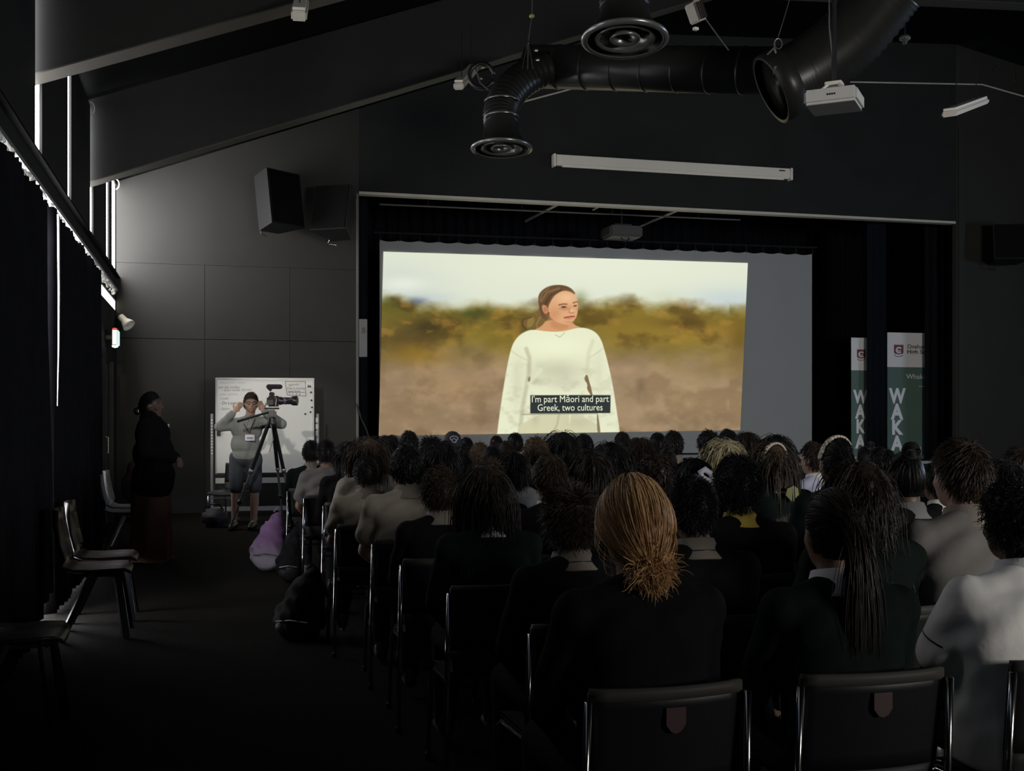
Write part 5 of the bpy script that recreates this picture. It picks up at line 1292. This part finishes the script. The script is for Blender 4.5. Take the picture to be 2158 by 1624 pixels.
    if i in (3, 4):
        MB().lathe([(0.0865, 0.0025), (0.0885, 0.0), (0.0875, -0.0025)], (0, V_['y3'] + 0.008, 1.020), 26, Matrix.Rotation(-math.radians(12), 3, 'X'), 1.08, 1.0).build('collar_stripe', M_BLKMET, root, True)
    if hc == 'g' or bv == 'U': ho['label'] = 'copper hair gathered low at the nape' if hc == 'g' else 'tousled light brown short hair'
    if not chair_used: CHAIR0 = copy_tree(CHAIR)
    put_chair(h.x, y - 0.0, rz * 0.5, 'black plastic chair with chrome legs, %s' % where, r_ < 4)
def drop(o):
    for c_ in list(o.children): drop(c_)
    bpy.data.objects.remove(o)
drop(CHAIR0)

# ------------------------------------------------------------------ the person at the camera
KM = 0.00592; DM = KM * FPX
c = at(515, 870, DM); man = empty('person', (c.x, c.y, 0), PI - YAW + 0.0)
tag(man, 'person in grey zip jumper and dark shorts, hands raised to ears behind the tripod', 'person')
def L(px, py, fwd=0.0): return Vector((-(px - 515) * KM, fwd, CAM.z - (py - 870) * KM))
H = L(530, 848, 0.03)
shR, shL = L(493, 893, 0.0), L(566, 889, 0.0)
elR, elL = L(467, 899, 0.10), L(597, 893, 0.10)
wrR, wrL = L(497, 868, 0.10), L(560, 866, 0.12)
hpR, hpL = L(501, 965), L(535, 965); knR, knL = L(498, 1032, 0.03), L(538, 1032, 0.03); anR, anL = L(494, 1100, -0.01), L(534, 1100, -0.01)
headM = Matrix.Rotation(math.radians(18), 3, 'Z') @ Matrix.Rotation(math.radians(-6), 3, 'X')
def mtorso(b, e):
    b.ell(L(520, 905), (0.185 + e, 0.125 + e, 0.17)); b.ell(L(517, 935), (0.175 + e, 0.13 + e, 0.17)); b.cap(shR, shL, 0.065 + e, 0.065 + e); b.ell(L(518, 960), (0.175 + e, 0.125 + e, 0.12))
def marms(b, e, part=1.0):
    for (a, c_, w_) in ((shR, elR, wrR), (shL, elL, wrL)):
        b.cap(a, c_, 0.06 + e, 0.048 + e); b.cap(c_, c_ + (w_ - c_) * part, 0.046 + e, 0.034 + e)
b = Blob(); mtorso(b, 0); marms(b, 0); b.cap(L(526, 885, 0.0), H + Vector((0, -0.01, -0.06)), 0.062, 0.056); add_head(b, H, headM)
for (hp, kn, an) in ((hpR, knR, anR), (hpL, knL, anL)):
    b.cap(hp, kn, 0.092, 0.062); b.cap(kn, an, 0.060, 0.040); b.ell(kn + (an - kn) * 0.35 + Vector((0, -0.018, 0)), (0.054, 0.058, 0.11)); b.cap(an, an + Vector((0, 0.14, -0.055)), 0.038, 0.028)
add_hand(b, wrR, L(508, 853, 0.05) - wrR, 1, (0, 1, 0), 0.25); add_hand(b, wrL, L(551, 851, 0.08) - wrL, -1, (0, 1, 0), 0.25)
link('body', b.mesh('body', 0.0085, 3), SM['p'], man)
b = Blob(); mtorso(b, 0.014); marms(b, 0.016, 0.88); b.cap(L(526, 892, 0.0), L(527, 880, 0.01), 0.082, 0.072)
jm = link('jumper', wrinkle(b.mesh('jumper', 0.011, 2), 0.004), mat('grey_knit', (0.215, 0.225, 0.215), 0.85, noise=0.15, scale=9, bump=0.3, bscale=20), man)
MB().tube([L(527, 884, 0.088), L(526, 893, 0.130), L(525, 912, 0.152)], 0.006, 6).build('zip', M_ALU, jm)
b = Blob(); b.ell(L(518, 968), (0.182, 0.135, 0.10))
for (hp, kn) in ((hpR, knR), (hpL, knL)): b.cap(hp, kn + Vector((0, 0, 0.03)), 0.108, 0.086)
link('shorts', wrinkle(b.mesh('shorts', 0.013, 2), 0.003), mat('slate_shorts', (0.040, 0.045, 0.058), 0.85, noise=0.12, scale=8, bump=0.2, bscale=20), man)
for an in (anR, anL):
    q_ = link('shoe', SHOE, M_SHOE, man); q_.location = (an.x, an.y, 0.0); q_.scale = (1.25, 1.2, 1.15)
ho = link('hair', hair('hair', 'short', 77, 1500, 7, 0.0016), HM['b'], man); ho.location = H; ho.rotation_euler = headM.to_euler(); ho['kind'] = 'stuff'
T = lambda *q: H + headM @ Vector(q)
M_FOAMB = mat('matte_black', (0.008, 0.008, 0.008), 0.9, spec=0.1)
gl = empty('glasses', H, 0, man); gl.rotation_euler = headM.to_euler()
for s in (-1, 1):
    MB().tube([(s * 0.034 + 0.024 * math.cos(t), 0.100 - 0.004 * abs(math.cos(t)), 0.004 + 0.019 * math.sin(t)) for t in np.linspace(0, 2 * PI, 17)], 0.0032, 6).build('lens_rim', M_FOAMB, gl)
    MB().tube([(s * 0.058, 0.096, 0.008), (s * 0.078, 0.06, 0.008), (s * 0.082, 0.0, 0.006)], 0.003, 5).build('temple', M_FOAMB, gl)
    e_ = MB().lathe([(0, -0.005), (0.006, -0.004), (0.008, 0.0), (0.006, 0.004), (0, 0.005)], T(s * 0.034, 0.086, 0.004), 12, headM @ Matrix.Rotation(PI / 2, 3, 'X')).build('eye', mat('eye_white', (0.28, 0.26, 0.24), 0.5), man, True)
    MB().lathe([(0, -0.003), (0.005, -0.002), (0.005, 0.002), (0, 0.003)], T(s * 0.034, 0.0925, 0.003), 10, headM @ Matrix.Rotation(PI / 2, 3, 'X')).build('pupil', M_BLKMET, e_, True)
MB().tube([(-0.010, 0.1, 0.008), (0, 0.106, 0.010), (0.010, 0.1, 0.008)], 0.003, 5).build('bridge', M_BLKMET, gl)
MB().tube([T(-0.024, 0.096, -0.060), T(0, 0.101, -0.058), T(0.024, 0.096, -0.060)], 0.004, 6).build('mouth', mat('lip', (0.28, 0.11, 0.09), 0.5), man)
ly = empty('lanyard', L(533, 918, 0.0), 0, man); O = L(533, 918, 0.0)
for s in (-1, 1): MB().tube([L(527 + s * 13, 882, 0.06) - O, L(529 + s * 8, 896, 0.135) - O, L(532, 912, 0.158) - O], 0.006, 6).build('strap', mat('maroon_ribbon', (0.06, 0.015, 0.025), 0.7), ly)
MB().rbox(Vector((0, 0.166, -0.02)), (0.12, 0.006, 0.075), 0.002).build('name_badge', mat('badge_card', (0.75, 0.73, 0.78), 0.5), ly)
MB().box(Vector((0, 0.171, -0.024)), (0.07, 0.003, 0.018)).build('badge_print', mat('badge_print', (0.22, 0.18, 0.42), 0.5), ly)

_src = [o_ for o_ in bpy.data.objects if o_.name.startswith('stacking_chair') and not any(c_.name.startswith('badge') for c_ in o_.children)][0]
_p = at(486, 870, 15.0); _c = copy_tree(_src); _c.location = (_p.x, _p.y, 0); _c.rotation_euler = (0, 0, 2.5)
_c['label'] = 'black plastic chair half hidden behind the person in shorts'; del _c['group']
# ------------------------------------------------------------------ tripod and camera
tp = at(573, 890, 13.75); tr = empty('tripod', (tp.x, tp.y, 0)); tag(tr, 'black video tripod standing in front of the person in shorts', 'tripod')
zA = 1.33
feet = [on_z(484, 1119, 0) - tp, on_z(622, 1109, 0) - tp, on_z(596, 1096, 0) - tp]
for i, f_ in enumerate(feet):
    f_.z = 0; top_ = Vector((f_.x * 0.07, f_.y * 0.07, zA)); e_ = Vector((f_.x, f_.y, 0.02)); m1 = top_.lerp(e_, 0.45); m2 = top_.lerp(e_, 0.74)
    lg = MB().tube([top_, m1], 0.024, 8).build('leg', M_BLKMET, tr)
    MB().tube([m1, m2], 0.016, 8).build('leg_section', mat('grey_leg', (0.20, 0.20, 0.20), 0.35, 0.5), lg); MB().tube([m2, e_], 0.011, 8).build('leg_section', mat('grey_leg', (0, 0, 0)), lg)
    Md = (e_ - top_).to_track_quat('Z', 'Y').to_matrix()
    for m_ in (m1, m2): MB().lathe([(0, -0.03), (0.027, -0.03), (0.030, 0.0), (0.025, 0.03), (0, 0.03)], m_, 12, Md).build('lock', M_ALU if m_ is m1 else M_BLKMET, lg, True)
    MB().rbox(e_ + Vector((0, 0, -0.005)), (0.05, 0.04, 0.03), 0.01).build('foot', M_BLKMET, lg)
MB().lathe([(0, -0.06), (0.05, -0.06), (0.06, 0.0), (0.045, 0.05), (0.05, 0.07), (0, 0.07)], (0, 0, zA), 16).build('spider', M_BLKMET, tr, True)
R2 = Matrix.Rotation(-YAW, 3, 'Z')
MB().rbox((0, 0, zA + 0.11), (0.10, 0.09, 0.10), 0.02, R2).build('fluid_head', mat('grey_head', (0.12, 0.12, 0.12), 0.35, 0.4), tr)
MB().rbox((0, 0, zA + 0.175), (0.17, 0.08, 0.022), 0.006, R2).build('plate', M_BLKMET, tr)
MB().tube([R2 @ Vector((-0.03, -0.03, zA + 0.13)), R2 @ Vector((-0.20, -0.06, zA + 0.08)), R2 @ Vector((-0.40, -0.08, zA + 0.02))], [0.014, 0.014, 0.018], 8).build('pan_handle', M_BLKMET, tr)
MB().tube([R2 @ Vector((0.0, -0.06, zA - 0.02)), R2 @ Vector((0.03, -0.07, zA - 0.2)), R2 @ Vector((-0.02, -0.07, zA - 0.35))], 0.006, 5).build('cord', M_ALU, tr)
cm = empty('video_camera', (tp.x, tp.y, zA + 0.187), -YAW - 0.05); tag(cm, 'black video camera with long lens and top microphone on the tripod', 'camera')
MB().rbox((0.02, 0, 0.075), (0.15, 0.10, 0.13), 0.02).build('body', M_BLKMET, cm)
Mx = Matrix.Rotation(PI / 2, 3, 'Y')
MB().lathe([(0, 0.06), (0.048, 0.06), (0.048, 0.12), (0.042, 0.125), (0.042, 0.23), (0.055, 0.25), (0.058, 0.31), (0.048, 0.315), (0.0, 0.30)], (0, 0, 0.08), 24, Mx).build('lens', mat('lens_barrel', (0.02, 0.02, 0.022), 0.3), cm, True)
MB().lathe([(0.0435, 0.15), (0.0445, 0.155), (0.0445, 0.175), (0.0435, 0.18)], (0, 0, 0.08), 24, Mx).build('lens_ring', mat('violet_ring', (0.10, 0.06, 0.12), 0.4), cm, True)
MB().rbox((0.0, 0, 0.16), (0.06, 0.05, 0.05), 0.01).build('viewfinder', M_BLKMET, cm)
MB().tube([(-0.02, 0, 0.17), (-0.01, 0, 0.235)], 0.008, 6).build('mic_mount', M_ALU, cm)
b = Blob(); b.cap((-0.04, 0, 0.252), (0.10, 0, 0.250), 0.030, 0.030, 12); b.cap((-0.045, 0, 0.25), (-0.02, 0, 0.215), 0.026, 0.02)
link('microphone', b.mesh('microphone', 0.008, 2), mat('foam', (0.018, 0.018, 0.018), 0.95, bump=0.6, bscale=200), cm)
MB().box((-0.01, -0.055, 0.06), (0.08, 0.012, 0.06)).build('side_screen', mat('camera_screen', (0.10, 0.10, 0.10), 0.2), cm)
MB().tube([(0.05, -0.053, 0.13), (0.07, -0.057, 0.10), (0.06, -0.057, 0.02)], 0.005, 5).build('trim', M_ALU, cm)

# ------------------------------------------------------------------ the standing silhouette in the aisle
KW = 0.0046; DW = KW * FPX
c = at(322, 870, DW); wo = empty('person', (c.x, c.y, 0), -PI / 2 - YAW)
tag(wo, 'person in long black coat and rust skirt standing in the aisle, hands clasped', 'person')
def LW(px, py, side=0.0): return Vector((side, (px - 322) * KW, CAM.z - (py - 870) * KW))     # side: toward the right hand
H = LW(319, 853)
b = Blob()
def wtorso(b, e):
    b.ell(LW(322, 915), (0.185 + e, 0.150 + e, 0.17)); b.ell(LW(324, 955), (0.19 + e, 0.185 + e, 0.20)); b.ell(LW(324, 1000), (0.20 + e, 0.19 + e, 0.17))
    b.cap(LW(318, 897, -0.15), LW(318, 897, 0.15), 0.07 + e, 0.07 + e); b.cap(LW(316, 880), LW(318, 895), 0.085 + e, 0.11 + e)
def warm(b, e):
    for s in (-1, 1): b.cap(LW(318, 900, s * 0.19), LW(322, 950, s * 0.245), 0.062 + e, 0.055 + e); b.cap(LW(322, 950, s * 0.245), LW(366, 964, s * 0.05), 0.052 + e, 0.036 + e)
wtorso(b, 0); warm(b, 0); b.cap(LW(317, 885), H + Vector((0, -0.01, -0.05)), 0.066, 0.060); add_head(b, H); b.ell(H + Vector((0, 0.035, -0.095)), (0.05, 0.06, 0.035))
for s in (-1, 1):
    b.cap(LW(322, 1010, s * 0.1), LW(322, 1100, s * 0.1), 0.09, 0.055); b.cap(LW(322, 1100, s * 0.1), LW(320, 1172, s * 0.1), 0.055, 0.04); b.cap(LW(320, 1174, s * 0.1), LW(345, 1180, s * 0.1), 0.035, 0.028)
    add_hand(b, LW(364, 963, s * 0.05), Vector((-s * 0.5, 0.55, -0.35)), s, (0, 0, 1), 0.5)
link('body', b.mesh('body', 0.0105, 3), SM['n'], wo)
b = Blob(); wtorso(b, 0.016); warm(b, 0.018); b.cap(LW(322, 1010, -0.03), LW(322, 1018, 0.03), 0.205, 0.205)
vsk = b.mesh('coat', 0.014, 3)
link('coat', vsk, mat('black_wool', (0.007, 0.007, 0.008), 0.9, spec=0.03), wo)
n_ = 40; prof = []; vs = []; fs = []
for j in range(9):
    t = j / 8; z = 0.72 - 0.69 * t
    for k in range(n_):
        a = 2 * PI * k / n_; fl = 1 + 0.05 * t * math.sin(7 * a) + 0.03 * t * math.sin(11 * a + 1)
        vs.append(((0.195 + 0.03 * t) * math.cos(a) * fl, LW(318, 870).y + 0.0 + (0.185 + 0.012 * t) * math.sin(a) * fl, z))
for j in range(8):
    for k in range(n_): fs.append((j * n_ + k, j * n_ + (k + 1) % n_, (j + 1) * n_ + (k + 1) % n_, (j + 1) * n_ + k))
MB().add(vs, fs).build('skirt', mat('rust_skirt', (0.16, 0.078, 0.055), 0.85, noise=0.2, scale=6, spec=0.05), wo, True)
for s in (-1, 1):
    q_ = link('shoe', SHOE, M_SHOE, wo); q_.location = (s * 0.1, LW(320, 870).y, 0)
ho = link('hair', hair('hair', 'bun', 5, 1500, 9, 0.0016), HM['k'], wo); ho.location = H; ho['kind'] = 'stuff'
MB().lathe([(0.016, -0.006), (0.024, 0.0), (0.016, 0.006)], H + Vector((0.02, -0.115, -0.055)), 14, Matrix.Rotation(PI / 2, 3, 'X')).build('hair_tie', M_WHITE, wo, True)
MB().rbox(LW(351, 899, -0.06), (0.05, 0.006, 0.055), 0.003).build('name_badge', mat('badge_card', (0, 0, 0)), wo)

# ------------------------------------------------------------------ bags on the floor
def backpack(px, py, d, w_, h_, dep, m1, m2, label, rz, name='backpack'):
    p = at(px, py, d); o = empty(name, (p.x, p.y, 0), rz); tag(o, label, 'bag')
    b = Blob(); b.ell((0, 0, h_ * 0.30), (w_ * 0.5, dep * 0.5, h_ * 0.30)); b.cap((0, 0, h_ * 0.26), (w_ * 0.10, 0.02, h_ * 0.62), w_ * 0.44, w_ * 0.34); b.cap((w_ * 0.12, 0.02, h_ * 0.60), (w_ * 0.20, 0.03, h_ * 0.86), w_ * 0.33, w_ * 0.17)
    b.ell((0, -dep * 0.28, h_ * 0.26), (w_ * 0.40, dep * 0.30, h_ * 0.22))
    me_ = b.mesh('main_body', 0.012, 3)
    n = len(me_.vertices); a = np.zeros(n * 3); me_.vertices.foreach_get('co', a); a = a.reshape(-1, 3); a[:, 2] = np.maximum(a[:, 2], 0.0)
    a[:, 0] += 0.006 * np.sin(a[:, 2] * 60 + a[:, 1] * 40); a[:, 1] += 0.006 * np.sin(a[:, 2] * 55 + a[:, 0] * 50)
    me_.vertices.foreach_set('co', a.ravel()); me_.update()
    link('main_body', me_, m1, o)
    b = Blob(); b.ell((0, -dep * 0.40, h_ * 0.19), (w_ * 0.36, dep * 0.20, h_ * 0.16)); pk = link('front_pocket', b.mesh('front_pocket', 0.012, 2), m2, o)
    MB().tube([(-w_ * 0.3, -dep * 0.56, h_ * 0.28), (0, -dep * 0.62, h_ * 0.31), (w_ * 0.3, -dep * 0.56, h_ * 0.28)], 0.005, 5).build('zip', M_ALU, pk)
    for s in (-1, 1): MB().tube([(s * w_ * 0.2 + w_ * 0.1, dep * 0.30, h_ * 0.80), (s * w_ * 0.34 + w_ * 0.1, dep * 0.55, h_ * 0.5), (s * w_ * 0.3, dep * 0.42, h_ * 0.10)], 0.016, 6).build('shoulder_strap', m2, o, True)
    MB().tube([(w_ * 0.12, 0.02, h_ * 0.98), (w_ * 0.2, 0.03, h_ * 1.04), (w_ * 0.30, 0.03, h_ * 0.97)], 0.009, 6).build('carry_loop', m2, o, True)
    return o
M_LIL = bpy.data.materials.new('lilac_ombre_fabric'); M_LIL.use_nodes = True; nt = M_LIL.node_tree; bs = nt.nodes['Principled BSDF']; bs.inputs['Roughness'].default_value = 0.8
tc = nt.nodes.new('ShaderNodeTexCoord'); sx = nt.nodes.new('ShaderNodeSeparateXYZ'); rp = nt.nodes.new('ShaderNodeValToRGB')
nt.links.new(tc.outputs['Generated'], sx.inputs[0]); nt.links.new(sx.outputs['Z'], rp.inputs[0]); nt.links.new(rp.outputs[0], bs.inputs['Base Color'])
rp.color_ramp.elements[0].position = 0.2; rp.color_ramp.elements[0].color = (0.36, 0.34, 0.38, 1); rp.color_ramp.elements[1].position = 0.55; rp.color_ramp.elements[1].color = (0.36, 0.20, 0.40, 1)
p = on_z(566, 1200, 0)
dp = (p - CAM).dot(Vector((SY, CY, 0)))
backpack(566, 1200, dp, 0.36, 0.545, 0.26, M_LIL, mat('pale_lilac', (0.34, 0.31, 0.37), 0.8), 'lilac and grey ombre backpack standing on the aisle floor', -YAW)
M_BAG = mat('black_bag_nylon', (0.006, 0.006, 0.007), 0.75, bump=0.2, bscale=40, spec=0.1)
p = on_z(640, 1345, 0); dp = (p - CAM).dot(Vector((SY, CY, 0)))
backpack(632, 1340, dp, 0.36, 0.46, 0.24, M_BAG, M_SHELL, 'black backpack slumped on the floor by the aisle seats', -0.5)
p = on_z(625, 1235, 0); dp = (p - CAM).dot(Vector((SY, CY, 0)))
backpack(612, 1200, dp + 0.25, 0.26, 0.50, 0.22, M_BAG, M_SHELL, 'black backpack standing right beside the lilac backpack', -0.2)
p = on_z(449, 1112, 0); o = empty('equipment_case', (p.x, p.y, 0), -YAW); tag(o, 'dark soft equipment case on the floor beside the whiteboard foot', 'bag')
MB().rbox((0, 0.1, 0.12), (0.30, 0.24, 0.23), 0.05).build('body', mat('charcoal_nylon', (0.022, 0.022, 0.024), 0.7, bump=0.2, bscale=40), o, True)
MB().tube([(-0.09, 0.1, 0.23), (-0.06, 0.1, 0.29), (0.06, 0.1, 0.29), (0.09, 0.1, 0.23)], 0.012, 6).build('handle', M_SHELL, o, True)
MB().box((0, -0.022, 0.14), (0.26, 0.006, 0.01)).build('zip', M_ALU, o)

# ------------------------------------------------------------------ shell chairs along the left wall
M_PALE = mat('pale_shell_plastic', (0.34, 0.33, 0.31), 0.4)
M_SHB = mat('brown_shell_plastic', (0.022, 0.015, 0.013), 0.35, spec=0.2)
def wall_chair(x, y, rz, m, label, legm):
    """one-piece shell on four flat splayed legs, facing +x before turning"""
    o = empty('shell_chair', (x, y, 0), rz); tag(o, label, 'chair', 'chairs along the curtain wall')
    prof = [(-0.25, 0.83), (-0.245, 0.74), (-0.225, 0.62), (-0.20, 0.52), (-0.17, 0.46), (-0.11, 0.435), (0.0, 0.43), (0.12, 0.435), (0.20, 0.435), (0.235, 0.415)]
    wd = [0.16, 0.20, 0.22, 0.22, 0.215, 0.215, 0.22, 0.22, 0.20, 0.16]
    vs = []; fs = []; nx = 8
    for side in (0, 1):
        for (q_, w_) in zip(prof, wd):
            for i in range(nx + 1):
                s = -1 + 2 * i / nx
                bowl = 0.035 * s ** 4
                vs.append((q_[0] + (bowl if q_[1] > 0.5 else 0) + (0.016 if (side and q_[1] > 0.47) else 0), s * w_, q_[1] + (bowl * 0.6 if q_[1] <= 0.5 else 0) - (0.016 if (side and q_[1] <= 0.47) else 0)))
    m_ = (nx + 1) * len(prof)
    for j in range(len(prof) - 1):
        for i in range(nx):
            a = j * (nx + 1) + i; fs.append((a, a + 1, a + nx + 2, a + nx + 1)); fs.append((m_ + a, m_ + a + nx + 1, m_ + a + nx + 2, m_ + a + 1))
    for j in range(len(prof) - 1):
        for i in (0, nx):
            a = j * (nx + 1) + i; fs.append((a, a + nx + 1, m_ + a + nx + 1, m_ + a))
    for i in range(nx):
        fs.append((i, i + 1, m_ + i + 1, m_ + i)); a = (len(prof) - 1) * (nx + 1) + i; fs.append((a, a + 1, m_ + a + 1, m_ + a))
    MB().add(vs, fs).build('shell', m, o, True)
    for sx_ in (-1, 1):
        for sy_ in (-1, 1):
            a = Vector((0.06 + sx_ * 0.06, sy_ * 0.13, 0.42)); b_ = Vector((0.03 + sx_ * 0.22, sy_ * 0.19, 0.0)) if sx_ < 0 else Vector((0.21, sy_ * 0.19, 0.0))
            if sx_ > 0: a.x = 0.15
            d = (b_ - a); Md = d.to_track_quat('Z', 'X').to_matrix()
            MB().rbox((a + b_) / 2, (0.030, 0.052, d.length), 0.006, Md).build('leg', legm, o)
    MB().rbox((0.06, 0, 0.405), (0.24, 0.30, 0.02), 0.006).build('under_frame', legm, o)
    return o
p1 = on_z(262, 1345, 0)
ys = [p1.y + 0.17, p1.y + 0.95, p1.y - 1.35]
wall_chair(p1.x - 0.20, p1.y + 0.19, 0.0, M_SHB, 'dark brown shell chair standing in the light patch by the curtain', M_WOODEN)
wall_chair(p1.x - 0.20, p1.y + 0.82, 0.0, M_SHB, 'dark brown shell chair just beyond the light patch by the curtain', M_WOODEN)
p2 = on_z(20, 1560, 0); wall_chair(at(-10, 1450, 5.2).x + 0.07, at(-10, 1450, 5.2).y, 0.0, M_SHB, 'dark brown shell chair, the one farthest from the stage by the curtain', M_WOODEN)
p3 = on_z(262, 1168, 0)
wall_chair(on_z(238, 1168, 0).x + 0.10, on_z(238, 1168, 0).y, 0.05, M_PALE, 'pale shell chair by the curtain behind the standing person', M_PALE)
wall_chair(on_z(238, 1168, 0).x + 0.10, on_z(238, 1168, 0).y + 0.62, -0.03, M_PALE, 'pale shell chair holding a brown bag, nearer the stage', M_PALE)
cx, cy = on_z(238, 1168, 0).x + 0.14, on_z(238, 1168, 0).y + 0.62
o = empty('draped_bag', (cx, cy, 0.45)); tag(o, 'rounded brown cloth bag resting on a pale chair by the curtain', 'bag')
b = Blob(); b.ell((0.06, 0, 0.20), (0.17, 0.15, 0.20)); b.ell((0.08, 0, 0.38), (0.13, 0.13, 0.14)); b.cap((0.08, 0, 0.45), (0.14, 0, 0.52), 0.09, 0.05)
link('cloth_body', b.mesh('cloth_body', 0.014, 3), mat('brown_bag_cloth', (0.060, 0.032, 0.026), 0.85), o)
MB().tube([(0.02, 0.05, 0.5), (0.06, 0.06, 0.62), (0.14, 0.06, 0.62), (0.17, 0.05, 0.5)], 0.010, 6).build('strap', M_WOODEN, o, True)
